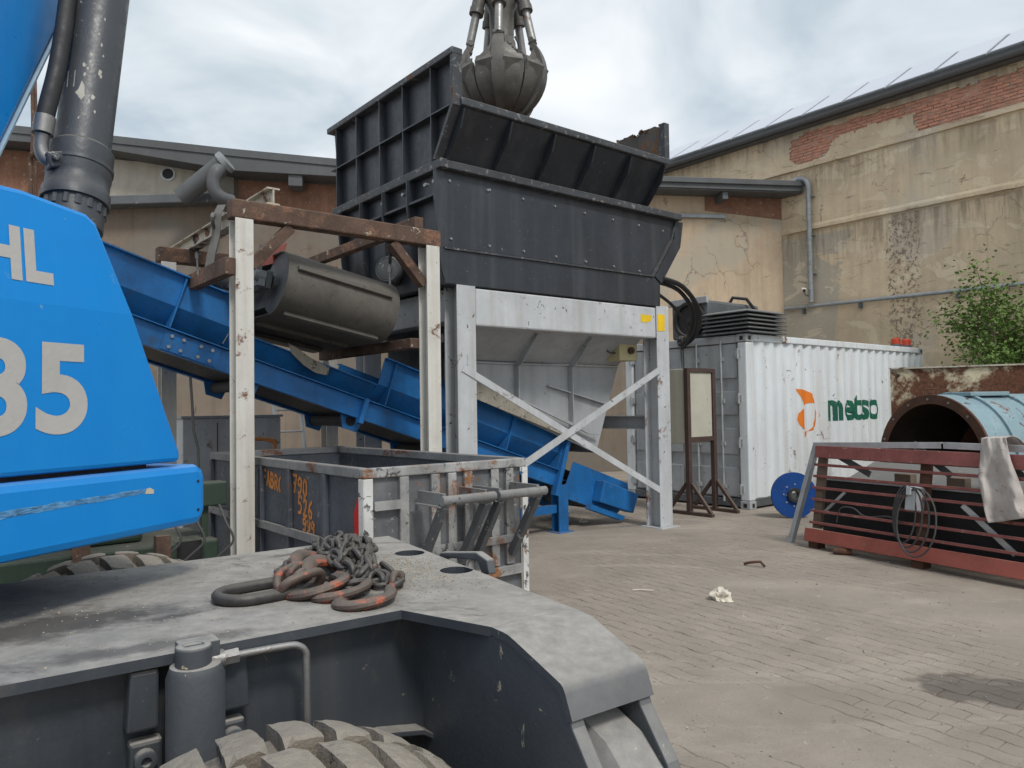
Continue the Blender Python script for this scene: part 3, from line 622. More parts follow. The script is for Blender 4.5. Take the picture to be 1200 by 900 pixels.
# downpipe in the corner of the two halls
dp = Frame('downpipe', 'grey zinc downpipe with brackets in the corner between the two halls', 'pipe', (17.4, 9.6, 3.9))
p = [fac(905, 217, 17.45), fac(925, 215, 17.3)]
A9, B9 = axes(RA); wp = [loc(A9*k.x+B9*k.y+Vector((0, 0, k.z)), G) for k in p]
top = ona(942, 210, 17.36); a1 = ona(947, 217, 17.36); a2 = ona(954, 354, 17.36)
mb = MB(); mb.tube(smooth([wp[0], wp[1], Vector((17.3, top.y+.2, top.z+.02)), Vector((17.35, top.y, top.z)), a1, Vector((17.36, a1.y, a1.z-.3))], 4), .062, 12); dp.part('bend', mb, M_zinc)
mb = MB(); mb.cyl((17.36, a1.y, a1.z-.3), (17.36, a1.y, a2.z), .06, n=14)
for k in range(5): z = a2.z+.3+k*.62; mb.lathe((17.36, a1.y, z), (0, 0, 1), [(0, .061), (0, .072), (.05, .072), (.05, .061)], 14)
dp.part('pipe', mb, M_zinc)
mb = MB()
for k in range(3): z = a2.z+.7+k*.95; mb.box(17.36, a1.y-.1, z, HU-.001, a1.y+.12, z+.02)
dp.part('bracket', mb, M_zinc)
# long conduit along the hall wall and its camera
cp = Frame('wall_conduit', 'long thin grey pipe running level along the ochre wall', 'pipe', (17.4, 8, 3.95))
p0, p1 = ona(920, 362, 17.38), ona(1175, 335, 17.38); mb = MB(); mb.tube([p0+Vector((.1, 0, 0)), p0, p1, p1+Vector((0, -5, -.05))], .045, 10); cp.part('pipe', mb, M_zinc)
for x in (945, 1020, 1130): 
    c = p0.lerp(p1, (x-920)/255); mb = MB(); mb.box(17.38, c.y-.03, c.z-.16, HU-.001, c.y+.03, c.z-.035); cp.part('bracket', mb, M_dkgrey)
cc = ona(942, 340, 17.2); cm = Frame('security_camera', 'small white security camera beside the downpipe on the wall', 'camera', tuple(cc))
mb = MB(); mb.bar(cc+Vector((.06, .06, .02)), cc+Vector((-.16, -.1, -.04)), .11, .11); cm.part('housing', mb, M_paper, bev=.02)
mb = MB(); mb.cyl(cc+Vector((-.16, -.1, -.04)), cc+Vector((-.172, -.109, -.044)), .04, n=12); cm.part('lens', mb, M_black)
mb = MB(); mb.tube([cc+Vector((0, 0, -.05)), cc+Vector((.1, 0, -.12)), (HU-.001, cc.y, cc.z-.12)], .02, 8); cm.part('arm', mb, M_zinc)
# rusty conduits on the brick at the far left
rc_ = Frame('rusty_conduit', 'thin rusty pipes climbing the brick wall at the far left', 'pipe', tuple(fac(38, 215, 17.5)), RA)
for dx in (0, 6):
    mb = MB(); mb.tube(smooth([fac(38+dx*.6, 90, 17.2), fac(39+dx*.6, 150, 17.22), fac(38+dx*.6, 180, 17.3), fac(36+dx, 190, 17.4), fac(36+dx, 245, 17.45)]), .045 if dx == 0 else .025, 8); rc_.part('pipe', mb, M_rust)
# ================================================================== white container
CU, CV, CL, CW, CH = 9.89, 6.62, 6.06, 2.44, 2.65
cont = Frame('shipping_container', 'white corrugated shipping container with orange emblem and green lettering', 'container', (CU, CV, 0))
def corr(u):                                  # depth of the corrugated side at u
    k = ((u-CU-.14) % .278)/.278
    if k < .26: return 0.
    if k < .50: return .036*(k-.26)/.24
    if k < .76: return .036
    return .036*(1-(k-.76)/.24)
def breaks(u0, u1):
    r = []; n = 0
    while CU+.14+n*.278 < u1+.3:
        for f in (0, .26, .5, .76): 
            u = CU+.14+(n+f)*.278
            if u0 < u < u1: r.append(u)
        n += 1
    return r
us = [CU+.16]+breaks(CU+.16, CU+CL-.16)+[CU+CL-.16]
mb = MB(); mb.ribbon([(u, CV+.02+corr(u), .16) for u in us], (0, 0, CH-.27), (0, .004, 0)); cont.part('corrugated_side', mb, M_cont)
mb = MB(); mb.box(CU+.16, CV+CW-.05, .16, CU+CL-.16, CV+CW-.02, CH-.11); cont.part('corrugated_side', mb, M_cont)
mb = MB(); mb.box(CU+CL-.06, CV+.15, .16, CU+CL-.02, CV+CW-.15, CH-.11); cont.part('end_wall', mb, M_cont)
mb = MB(); mb.box(CU+.1, CV+.06, CH-.06, CU+CL-.1, CV+CW-.06, CH-.02); cont.part('roof', mb, M_cont)
for v in (CV, CV+CW-.1):
    mb = MB(); mb.box(CU+.17, v+.004, CH-.11, CU+CL-.17, v+.096, CH-.005); cont.part('top_rail', mb, M_cont, bev=.012)
    mb = MB(); mb.box(CU+.17, v+.004, .03, CU+CL-.17, v+.096, .16); cont.part('bottom_rail', mb, M_dkgrey, bev=.012)
for u in (CU, CU+CL-.16):
    for v in (CV, CV+CW-.16):
        mb = MB(); mb.box(u, v, .13, u+.16, v+.16, CH-.13); cont.part('corner_post', mb, M_cont, bev=.02)
        for z in (0, CH-.128):
            mb = MB(); mb.box(u-.006, v-.006, z+.002, u+.166, v+.166, z+.126); cs = cont.part('corner_casting', mb, M_contd, bev=.012)
            cont.part('casting_hole', MB().box(u+.05, v-.0085, z+.03, u+.11, v-.0065, z+.09), M_black, cs); cont.part('casting_hole', MB().box(u-.0085, v+.05, z+.03, u-.0065, v+.11, z+.09), M_black, cs)
mb = MB(); mb.box(CU+.01, CV+.16, CH-.13, CU+.12, CV+CW-.16, CH-.01); cont.part('door_header', mb, M_contd, bev=.01)
mb = MB(); mb.box(CU+.01, CV+.16, .03, CU+.12, CV+CW-.16, .15); cont.part('door_sill', mb, M_dkgrey, bev=.01)
for k, v0 in enumerate((CV+.165, CV+CW/2+.006)):
    v1 = v0+CW/2-.171
    mb = MB(); z0, z1 = .16, CH-.14
    mb.box(CU+.06, v0, z0, CU+.09, v1, z1)
    cuts = [z0, .62, .80, 1.22, 1.40, 1.78, 1.96, z1]          # raised panels with pressed pockets between them
    for i in range(0, 7, 2): mb.box(CU+.032, v0+.03, cuts[i]+.02, CU+.06, v1-.03, cuts[i+1])
    d = cont.part('door', mb, M_contd, bev=.012)
    for f in (.28, .72):
        v = v0+(v1-v0)*f; mb = MB(); mb.cyl((CU+.005, v, .1), (CU+.005, v, CH-.08), .017, n=10)
        for z in (.3, .95, 1.6, 2.25): mb.box(CU-.005, v-.04, z, CU+.034, v+.04, z+.06)
        cont.part('locking_bar', mb, M_galv, d)
    for z in (.25, .95, 1.62, 2.3):
        hv = v0-.02 if k == 0 else v1+.02
        mb = MB(); mb.box(CU-.012, hv-.05, z, CU+.03, hv+.05, z+.1); mb.cyl((CU-.012, hv, z-.03), (CU-.012, hv, z+.13), .016, n=8); cont.part('hinge', mb, M_galv, d)
def on_side(v2, f2, push=.0035):
    """lay a flat outline on the corrugated side: cut it at every fold, then follow the fold"""
    me = bpy.data.meshes.new('x'); me.from_pydata([(x, 0, y) for x, y in v2], [], f2)
    bm = bmesh.new(); bm.from_mesh(me); xs = [x for x, y in v2]
    for u in breaks(min(xs), max(xs)):
        bmesh.ops.bisect_plane(bm, geom=bm.verts[:]+bm.edges[:]+bm.faces[:], plane_co=(u, 0, 0), plane_no=(1, 0, 0))
    mb = MB(); bm.verts.ensure_lookup_table(); bm.verts.index_update()
    mb.add([(v.co.x, CV+.02+corr(v.co.x)-push, v.co.z) for v in bm.verts], [tuple(q.index for q in f.verts) for f in bm.faces]); bm.free(); return mb
vs, fs = text2d('metso', .03, 1., 3)
a0, a1 = onb(972, 494, CV), onb(1032, 466, CV)
vs = fit(vs, a0.x, a1.x, a0.z, a0.z+.45)
cont.part('lettering', on_side(vs, fs), M_green)
def E(x, y): p = onb(920+x/7.5, 440+y/7.5, CV); return (p.x, p.z)
def emblem(P): return on_side([E(*p) for p in P], [tuple(range(len(P)))])
cont.part('emblem', emblem([(122, 115), (205, 130), (245, 160), (275, 195), (288, 242), (235, 240), (205, 250), (190, 270), (165, 225), (140, 165)]), M_orange)
cont.part('emblem', emblem([(190, 280), (190, 485), (165, 465), (145, 430), (135, 385), (140, 335), (160, 300)]), M_orange)
cont.part('emblem', emblem([(290, 285), (298, 330), (296, 400), (290, 445), (262, 478), (218, 492), (240, 465), (275, 425), (289, 370)]), M_orange)
cont.part('emblem', emblem([(195, 492), (218, 490), (210, 538), (178, 545)]), M_orange)
# things on the container roof
for i, x in enumerate((1050, 1062)):
    p = onb(x, 406, CV+.18); q_ = Vector((p.x, CV+.18, CH-.004))
    bc = Frame('warning_beacon', ['red warning beacon on the container roof, left of the pair', 'red warning beacon on the container roof, right of the pair'][i], 'beacon', tuple(q_), group='red beacons on the container')
    mb = MB(); mb.cyl(q_, q_+Vector((0, 0, .06)), .10, n=16); bc.part('base', mb, M_dkgrey)
    mb = MB(); mb.lathe(q_+Vector((0, 0, .06)), (0, 0, 1), [(0, .085), (.1, .085), (.125, .06), (.13, 0)], 16); bc.part('dome', mb, M_beacon)
lv = Frame('louvre_stack', 'dark grey pile of slatted louvres at the front corner of the container roof', 'louvre', (9.98, 6.68, CH))
for k in range(6):
    z = CH+.012+k*.062; mb = MB()
    u0, u1, v0, v1 = 9.86, 10.86, 6.55, 7.36
    mb.add([(u0+.05, v0+.05, z+.045), (u1-.05, v0+.05, z+.045), (u1-.05, v1-.05, z+.045), (u0+.05, v1-.05, z+.045),
            (u0-.02, v0-.02, z), (u1+.02, v0-.02, z), (u1+.02, v1+.02, z), (u0-.02, v1+.02, z),
            (u0-.02, v0-.02, z+.012), (u1+.02, v0-.02, z+.012), (u1+.02, v1+.02, z+.012), (u0-.02, v1+.02, z+.012)],
           [(0, 1, 2, 3), (7, 6, 5, 4)]+[(4+i, 4+(i+1) % 4, 8+(i+1) % 4, 8+i) for i in range(4)]+[(8+i, 8+(i+1) % 4, (i+1) % 4, i) for i in range(4)])
    lv.part('slat', mb, M_dkgrey)
mb = MB(); mb.box(9.96, 6.66, CH, 10.76, 7.26, CH+.36); lv.part('core', mb, M_black)
pu = Frame('cooler_unit', 'dark grey oil cooler with round fan beside the louvres on the container roof', 'cooler', (9.97, 8.0, CH))
mb = MB(); mb.box(10.05, 7.42, CH+.001, 11.5, 8.15, CH+.62); pu.part('casing', mb, M_dkgrey, bev=.05)
mb = MB(); mb.lathe((10.055, 7.76, CH+.31), (-1, 0, 0), [(0, .30), (.07, .30), (.07, .25), (.02, .24), (.02, .06), (.05, .05), (.05, 0)], 28); pu.part('fan_ring', mb, M_black)
mb = MB(); mb.box(10.0, 7.40, CH+.56, 10.06, 8.17, CH+.67); pu.part('top_flange', mb, M_chute, bev=.01)
mb = MB(); mb.tube([(11.0, 7.7, CH+.6), (11.0, 7.6, CH+.74), (11.1, 7.4, CH+.70), (11.2, 7.3, CH+.5), (11.2, 7.3, CH)], .03, 8); pu.part('hose', mb, M_black)
hs = [((775, 326, 6.7), (800, 336), (818, 362), (816, 390), (805, 402)), ((772, 345, 6.8), (790, 360), (804, 382), (806, 398), (800, 408)), ((770, 330, 6.9), (795, 340), (811, 364), (808, 392), (797, 404))]
hf = Frame('hydraulic_hoses', 'bundle of black hydraulic hoses curving from the hopper to the container roof', 'hoses', (9.7, 7.5, 2.6))
for i, h in enumerate(hs):
    pts = []
    for k, q_ in enumerate(h):
        t = k/4; w = ona(q_[0], q_[1], 7.75+(9.86-7.75)*min(1, t*1.05)); pts.append(w)
    pts.append(Vector((9.93, pts[-1].y+.05, CH+.03))); pts.append(Vector((10.3, pts[-1].y+.1, CH+.06)))
    sm = []
    for k in range(len(pts)-1):
        for j in range(4): 
            t = j/4; a = pts[max(0, k-1)]; b = pts[k]; c = pts[k+1]; d = pts[min(len(pts)-1, k+2)]
            sm.append(.5*((2*b)+(c-a)*t+(2*a-5*b+4*c-d)*t*t+(3*b-a-3*c+d)*t**3))
    sm.append(pts[-1]); mb = MB(); mb.tube(sm, [.034, .022, .030, .026][i], 10); hf.part('hose', mb, M_black)

# ================================================================== notice board stand in front of the container
bs = Frame('notice_stand', 'brown steel stand carrying a cream cabinet in front of the container doors', 'stand', (8.9, 6.95, 0))
for u in (8.86, 9.46):
    mb = MB(); mb.box(u, 6.92, .03, u+.07, 6.99, 2.12); bs.part('post', mb, M_brownst, bev=.005)
    mb = MB(); mb.box(u, 6.55, 0, u+.07, 7.40, .05); bs.part('foot', mb, M_brownst, bev=.005)
    for s_ in (-1, 1):
        mb = MB(); mb.bar((u+.035, 6.955+s_*.37, .05), (u+.035, 6.955+s_*.04, .45), .045, .045, (1, 0, 0)); bs.part('brace', mb, M_brownst)
bs.part('crossbar', MB().box(8.93, 6.925, 2.06, 9.46, 6.985, 2.12), M_brownst); bs.part('crossbar', MB().box(8.93, 6.925, 1.05, 9.46, 6.985, 1.11), M_brownst)
mb = MB(); mb.box(8.94, 6.945, 1.115, 9.45, 6.965, 2.055); bs.part('board', mb, M_creamp)
mb = MB(); mb.box(8.87, 6.995, 1.02, 9.52, 7.48, 2.11); bs.part('cabinet', mb, M_creamp, bev=.01)
# ================================================================== shredder: dark hopper on a grey frame
sh = Frame('shredder', 'dark steel feed hopper on a tall light grey frame above the blue conveyor', 'shredder', (6, 6.5, 0))
LU = (4.49, 7.63)
for u in LU:
    for v in (6.43, 8.45):
        mb = MB(); mb.hbeam((u+.12, v+.12, .015), (u+.12, v+.12, 2.86 if v > 7 else 2.88), .24, .24, (0, 1, 0), .018)
        l = sh.part('leg', mb, M_grey, bev=.004)
        mb = MB(); mb.box(u-.06, v-.06, 0, u+.30, v+.30, .014); sh.part('base_plate', mb, M_grey, l)
mb = MB(); mb.box(4.735, 6.435, 2.45, 7.625, 6.66, 2.85); sh.part('front_beam', mb, M_grey, bev=.02)
mb = MB(); mb.box(4.735, 8.46, 2.45, 7.625, 8.68, 2.85); sh.part('rear_beam', mb, M_grey, bev=.02)
for u in (4.5, 7.64):
    mb = MB(); mb.box(u, 6.675, 2.5, u+.22, 8.445, 2.85); sh.part('side_beam', mb, M_grey, bev=.015)
mb = MB(); mb.hbeam((7.75, 6.675, 1.36), (7.75, 8.445, 1.36), .16, .18); sh.part('tie_beam', mb, M_chute)
p, q_ = onb(552, 437, 6.425), onb(771, 573, 6.425)
mb = MB(); mb.bar(p+Vector((-.1, 0, .05)), q_+Vector((.05, 0, -.02)), .012, .075, (0, 0, 1), (0, 0)); sh.part('cross_brace', mb, M_grey)
p, q_ = onb(590, 561, 6.405), onb(769, 436, 6.405); d = p-q_
mb = MB(); mb.bar(q_-d*.03, p+d*.2, .012, .08, (0, 0, 1)); sh.part('cross_brace', mb, M_grey)
def sticker(pts, m, v): mb = MB(); mb.prism([onb(x, y, v) for x, y in pts], (0, .002, 0)); sh.part('sticker', mb, m)
sticker([(751, 368), (764, 370), (763, 376), (757, 378), (751, 377)], M_yellow, 6.432); sticker([(771, 368), (779, 369), (779, 388), (771, 388)], M_yellow, 6.426)
# chute below the frame
V1 = 7.05
c = [onb(*p, V1) for p in ((520, 418), (553, 420), (600, 425), (664, 428), (723, 431), (698, 545))]
def beltz(u): return 1.53-.333*(u-3.63)         # underside of the conveyor's lower beam
mb = MB(); mb.prism([(4.75, V1, 2.13), (c[4].x, V1, 2.11), (c[5].x, V1, beltz(c[5].x)+.60), (4.75, V1, beltz(4.75)+.70)], (0, .015, 0)); cs = sh.part('chute_side', mb, M_chute)
mb = MB(); mb.prism([(4.75, 6.62, 2.46), (7.55, 6.62, 2.46), (c[4].x, V1-.002, 2.118), (4.75, V1-.002, 2.138)], (0, .012, .010)); sh.part('chute_slope', mb, M_chute)
mb = MB(); mb.prism([(c[4].x, V1, 2.11), (c[5].x, V1, beltz(c[5].x)+.6), (c[5].x, 8.3, beltz(c[5].x)+.6), (c[4].x, 8.3, 2.11)], (.012, 0, 0)); sh.part('chute_end', mb, M_chute)
mb = MB(); mb.prism([(4.75, 8.3, 2.9), (7.55, 8.3, 2.9), (c[5].x, 8.3, beltz(c[5].x)+.6), (4.75, 8.3, beltz(4.75)+.70)], (0, .015, 0)); sh.part('chute_side', mb, M_chute)
mb = MB(); mb.box(4.75, V1-.03, 2.10, c[4].x, V1-.003, 2.112); sh.part('seam_flange', mb, M_chute)
for x in (602, 665):
    t = onb(x, 426, V1).x
    mb = MB(); mb.prism([(t, V1-.003, 2.098), (t, V1-.09, 2.098), (t, V1-.09, beltz(t)+.80), (t, V1-.003, beltz(t)+.80)], (.014, 0, 0)); sh.part('rib', mb, M_chute)
    mb = MB(); mb.prism([(t, V1-.03, 2.115), (t, 6.64, 2.44), (t, 6.60, 2.42), (t, V1-.12, 2.08), (t, V1-.03, 2.08)], (.014, 0, 0)); sh.part('gusset', mb, M_chute)
p, q_ = onb(642, 452, V1-.03), onb(712, 474, V1-.03)
mb = MB(); mb.bar(p, q_, .05, .015); sh.part('rib', mb, M_chute)
# rubber skirt and deflector plate over the belt
p = [onb(*k, 7.0) for k in ((540, 438), (540, 460), (690, 522), (672, 508))]
mb = MB(); mb.prism([p[0], p[1], p[2], p[3]], (0, .012, 0)); sh.part('rubber_skirt', mb, mat('old_skirt_rubber', (.36, .33, .27), .8, var=.2, streak=.4, chips=.4, chipcol=(.12, .1, .09)))
p = [onb(*k, 6.97) for k in ((612, 468), (648, 478), (703, 510), (690, 508))]
mb = MB(); mb.prism([p[0]+Vector((0, 0, -.02)), p[0], p[2], p[3]], (0, .03, 0)); sh.part('deflector', mb, M_chute)
# control box under the beam
p0, p1 = onb(726, 402, 6.72), onb(747, 423, 6.72)
cb = Frame('control_box', 'beige control box with a round knob hanging under the grey beam', 'control box', (p0.x, 6.72, p1.z))
mb = MB(); mb.box(p0.x, 6.72, p1.z, p1.x, 6.95, 2.449); cb.part('box', mb, M_ybox, bev=.01)
c_ = onb(738, 411, 6.72); mb = MB(); mb.cyl(c_, c_+Vector((0, -.05, 0)), .045, n=14); mb.cyl(c_+Vector((0, -.05, 0)), c_+Vector((0, -.07, 0)), .022, n=12); cb.part('knob', mb, M_brownst)
mb = MB(); mb.tube(smooth([(p0.x, 6.8, p1.z+.1), (p0.x-.12, 6.82, p1.z+.12), (p0.x-.2, 6.85, p1.z+.3), (p0.x-.2, 6.86, 2.449)]), .012, 6); cb.part('cable', mb, M_cable)
# ------------------------------------------------ dark body
HV0, HV1 = 6.417, 8.62
ol = [(4.34, 2.862), (7.716, 2.862), (7.725, 3.16), (8.127, 3.69), (8.193, 4.03), (4.34, 4.05)]
mb = MB(); mb.prism([(u, HV0+.02, z) for u, z in ol], (0, HV1-HV0-.02, 0)); body = sh.part('hopper_body', mb, M_hop)
# front skin: upper panel, lower panel, raised border
up_ = [(4.34, 3.245), (7.53, 3.268), (7.90, 3.77), (7.95, 3.93), (4.34, 3.965)]
mb = MB(); mb.prism([(u, HV0+.006, z) for u, z in up_], (0, .012, 0)); sh.part('front_panel', mb, M_hop, body, bev=.003)
mb = MB(); mb.prism([(4.34, HV0+.010, 2.87), (7.70, HV0+.010, 2.87), (7.71, HV0+.010, 3.17), (7.60, HV0+.010, 3.235), (4.34, HV0+.010, 3.215)], (0, .009, 0)); sh.part('front_panel', mb, M_hop, body)
mb = MB(); mb.prism([(4.33, HV0-.012, 3.218), (7.57, HV0-.012, 3.240), (7.96, HV0-.012, 3.76), (8.02, HV0-.012, 3.94), (8.0, HV0-.012, 3.955), (7.93, HV0-.012, 3.77), (7.55, HV0-.012, 3.262), (4.33, HV0-.012, 3.24)], (0, .03, 0)); sh.part('weld_strip', mb, M_hoprim, body)
mb = MB(); mb.prism([(7.61, HV0-.006, 3.25), (7.722, HV0-.006, 3.165), (8.125, HV0-.006, 3.69), (8.19, HV0-.006, 4.03), (8.03, HV0-.006, 4.03), (8.0, HV0-.006, 3.78)], (0, .024, 0)); sh.part('edge_plate', mb, M_hop, body)
mb = MB(); mb.box(4.31, HV0-.07, 4.035, 8.10, HV0+.05, 4.12); sh.part('rail', mb, M_hoprim, bev=.01)
mb = MB(); mb.box(4.25, HV0-.08, 4.03, 4.335, 8.80, 4.125); sh.part('rail', mb, M_hoprim, bev=.01)
b = MB()
for x, y in [(400, 578), (522, 608), (635, 636), (737, 659), (832, 681), (922, 702), (1005, 720), (1082, 738), (405, 763), (528, 786), (638, 803), (741, 820), (836, 836), (925, 851), (1007, 866), (528, 607)]:
    p = onb(380+x/2.727, y/2.727, HV0); b.cyl((p.x, HV0+.008, p.z), (p.x, HV0-.010, p.z), .017, .012, 8)
sh.part('bolts', b, M_bolt, body, kind='stuff')
# left side of the body: recessed bays between plates
for v in (6.42, 6.95, 7.48, 8.01, 8.56):
    mb = MB(); mb.prism([(4.338, v, 2.9), (4.338, v, 4.028), (4.22, v, 4.028), (4.22, v, 3.72), (4.30, v, 3.0)], (0, .016, 0)); sh.part('rib', mb, M_hop, body)
mb = MB(); mb.box(4.235, 6.44, 3.76, 4.337, 8.6, 3.785); sh.part('rib', mb, M_hop, body)
b = MB()
for x, y in [(330, 610), (355, 608), (256, 638), (190, 668), (327, 605)]:
    p = ona(380+x/2.727, y/2.727, 4.25); b.cyl((4.26, p.y, 3.9), (4.22, p.y, 3.9), .018, n=8)
sh.part('bolts', b, M_bolt, body, kind='stuff')
# ------------------------------------------------ upper hopper
PU = 4.33; RU = 7.45; FV, FZ, TZ = 6.10, 4.585, 5.10
lp = [(6.43, 4.125), (8.74, 4.125), (8.88, TZ), (6.10, TZ), (FV, FZ)]
mb = MB(); mb.prism([(PU, v, z) for v, z in lp], (.02, 0, 0)); lpan = sh.part('hopper_wing', mb, M_hop)
mb = MB(); mb.box(PU-.10, 6.085, TZ, PU+.03, 8.90, TZ+.07); sh.part('rim', mb, M_hoprim, lpan, bev=.01)
mb = MB(); mb.box(PU-.09, 6.085, FZ, PU+.02, 6.14, TZ-.001); sh.part('edge_plate', mb, M_hoprim, lpan, bev=.004)
mb = MB(); mb.prism([(PU-.09, 6.10, FZ), (PU-.09, 6.14, FZ+.02), (PU-.09, 6.47, 4.14), (PU-.09, 6.43, 4.127)], (.09, 0, 0)); sh.part('edge_plate', mb, M_hoprim, lpan)
mb = MB(); mb.box(PU-.085, 6.15, 4.60, PU-.001, 8.81, 4.615); sh.part('rib', mb, M_hop, lpan)
for v in (6.50, 7.06, 7.57, 8.13, 8.66):
    mb = MB(); mb.box(PU-.085, v, 4.617, PU-.001, v+.014, TZ-.002); sh.part('rib', mb, M_hop, lpan)
    mb = MB(); mb.box(PU-.085, v, 4.128, PU-.001, v+.014, 4.598); sh.part('rib', mb, M_hop, lpan)
# front flap leaning out over the body
mb = MB(); mb.prism([(PU+.02, 6.44, 4.13), (RU, 6.44, 4.13), (RU, FV, FZ), (PU+.02, FV, FZ)], (0, .015, .012)); fl = sh.part('front_flap', mb, M_hop)
mb = MB(); mb.box(PU-.01, FV-.05, FZ+.005, RU+.04, FV+.06, FZ+.085); sh.part('rim', mb, M_hoprim, fl, bev=.012)
n = 5
for k in range(n+1):
    u = PU+.02+(RU-PU-.05)*k/n
    mb = MB(); mb.prism([(u, 6.435, 4.13), (u, FV-.005, FZ), (u, FV-.04, FZ-.02), (u, FV+.03, FZ-.20), (u, 6.36, 4.124)], (.016, 0, 0)); sh.part('rib', mb, M_hop, fl)
# right wing, worn and ragged, and the back wall
top = [(FV, TZ-.02)]+[(FV+.04+.1*i, TZ+.02+.05*fbm(i*.7, 2., 1., 3)-(.05 if i % 4 == 0 else 0)) for i in range(0, 27)]
mb = MB(); mb.prism([(RU, v, z) for v, z in [(6.43, 4.125), (FV, FZ)]+top+[(8.74, 4.125)]], (.03, 0, 0)); rp = sh.part('hopper_wing', mb, M_hopin)
mb = MB(); mb.box(RU-.02, FV-.03, FZ+.09, RU+.07, FV+.05, TZ+.02); sh.part('edge_plate', mb, M_hoprim, rp)
mb = MB(); mb.prism([(PU+.02, 8.72, 4.125), (RU, 8.72, 4.125), (RU, 8.86, TZ-.1), (PU+.02, 8.86, TZ-.1)], (0, .02, 0)); sh.part('back_wall', mb, M_hopin)
b = MB(); rb = random.Random(11)
for k in range(60):
    v = FV+.05+rb.random()*1.6; c_ = Vector((RU+.015+rb.uniform(-.03, .03), v, TZ+.0+rb.uniform(-.03, .02))); r = rb.uniform(.012, .03)
    d = Vector((rb.gauss(0, 1), rb.gauss(0, 1), rb.gauss(0, 1))).normalized(); b.bar(c_-d*r, c_+d*r, r, r*.8, d.orthogonal())
sh.part('caked_dirt', b, M_rustdk, rp, kind='stuff')
mb = MB(); mb.grid(lambda i, j: (PU+.05+(RU-PU-.08)*i, 6.5+2.2*j, 4.1+.28*sin(pi*i)*sin(pi*j)+.10*fbm(i*9, j*7, 5.)), 34, 24, False); sh.part('scrap_fill', mb, M_rustdk, kind='stuff')

# ================================================================== blue conveyor
cv = Frame('belt_conveyor', 'blue inclined belt conveyor climbing from under the hopper to the left', 'conveyor', (5, 7.7, 0))
N0, N1 = 7.2, 8.22          # near and far side
nrm = Vector((.316, 0, .949)); dirc = Vector((.949, 0, -.316))
def C(u, v, n): return Vector((u, v, beltz(u)))+nrm*n
UA, UB = -1.6, 6.50
def prof(u0, u1, pts, v0, sgn, name, th=.008, m=M_cblue, parent=None):
    mb = MB(); P = [C(u0, v0+sgn*a, n) for a, n in pts]; mb.ribbon(P, C(u1, v0, 0)-C(u0, v0, 0), (0, sgn*th, .001)); return cv.part(name, mb, m, parent)
for v0, s_ in ((N0, 1), (N1, -1)):
    mb = MB(); a, b = C(UA, v0, .1), C(UB, v0, .1); mb.channel(a, b, .08, .2, nrm, .012, -s_); fr = cv.part('side_beam', mb, M_cblue, bev=.003)
    mb = MB(); a, b = C(UA, v0-s_*.035, .207), C(UB, v0-s_*.035, .207); mb.bar(a, b, .11, .010, nrm); cv.part('flange', mb, M_cblue)
    # tall skirt, low skirt under the magnet, tall skirt
    for u0, u1 in ((UA, 2.30), (3.84, UB)):
        prof(u0, u1, [(.14, .215), (-.03, .42), (-.03, .70), ], v0, s_, 'skirt')
        mb = MB(); mb.bar(C(u0, v0-s_*.055, .705), C(u1, v0-s_*.055, .705), .07, .012, nrm); cv.part('skirt_flange', mb, M_cblue)
        k = u0+.12
        while k < u1:
            mb = MB(); P = [C(k, v0-s_*.034, .695), C(k, v0-s_*.034, .42), C(k, v0+s_*.12, .22), C(k, v0-s_*.07, .22), C(k, v0-s_*.075, .69)]; mb.prism(P, dirc*.014); cv.part('skirt_rib', mb, M_cblue)
            k += .82
    prof(2.31, 3.83, [(.14, .215), (-.0, .40)], v0, s_, 'low_skirt')
    mb = MB(); mb.bar(C(2.31, v0-s_*.02, .405), C(3.83, v0-s_*.02, .405), .05, .012, nrm); cv.part('skirt_flange', mb, M_cblue)
mb = MB(); mb.prism([C(UA, N0+.16, .27), C(UA, (N0+N1)/2, .23), C(UA, N1-.16, .27), C(UA, N1-.16, .285), C(UA, (N0+N1)/2, .245), C(UA, N0+.16, .285)], C(7.4, 0, 0)-C(UA, 0, 0)); cv.part('belt', mb, M_black)
mb = MB(); mb.bar(C(UA, (N0+N1)/2, .03), C(6.3, (N0+N1)/2, .03), .8, .012, nrm); cv.part('return_belt', mb, M_black)
for u in (-1., .3, 1.5, 2.6, 3.7, 4.8, 5.8):
    mb = MB(); mb.cyl(C(u, N0+.05, -.04), C(u, N1-.05, -.04), .055, n=14); cv.part('roller', mb, M_black)
    for v0, s_ in ((N0, 1), (N1, -1)):
        mb = MB(); mb.prism([C(u-.12, v0+s_*.05, -.003), C(u+.12, v0+s_*.05, -.003), C(u+.10, v0+s_*.05, -.13), C(u-.06, v0+s_*.05, -.13)], (0, s_*.014, 0)); cv.part('roller_bracket', mb, M_cblue)
p = [onb(*k, 7.16) for k in ((224, 447), (257, 440), (252, 465), (232, 470))]
# bolted splice on the near beam
u_ = onb(215, 410, N0).x
mb = MB(); mb.bar(C(u_-.22, N0-.046, .1), C(u_+.26, N0-.046, .1), .012, .17, nrm); cv.part('splice_plate', mb, M_cblue)
b = MB()
for du in (-.16, -.06, .09, .19):
    for n_ in (.05, .15): c_ = C(u_+du, N0-.053, n_); b.cyl(c_, c_+Vector((0, -.014, 0)), .017, n=6)
cv.part('bolts', b, M_bolt, kind='stuff')
# splice post at the hopper end and at the discharge
for u in (6.47,):
    mb = MB(); mb.bar(C(u, N0-.075, -.12), C(u, N0-.075, .74), .10, .06, (1, 0, 0)); cv.part('end_post', mb, M_cblue, bev=.005)
u = onb(419, 480, N0).x; mb = MB(); mb.bar(C(u, N0-.06, -.05), C(u, N0-.06, .22), .09, .05, (1, 0, 0)); cv.part('end_post', mb, M_cblue, bev=.004)
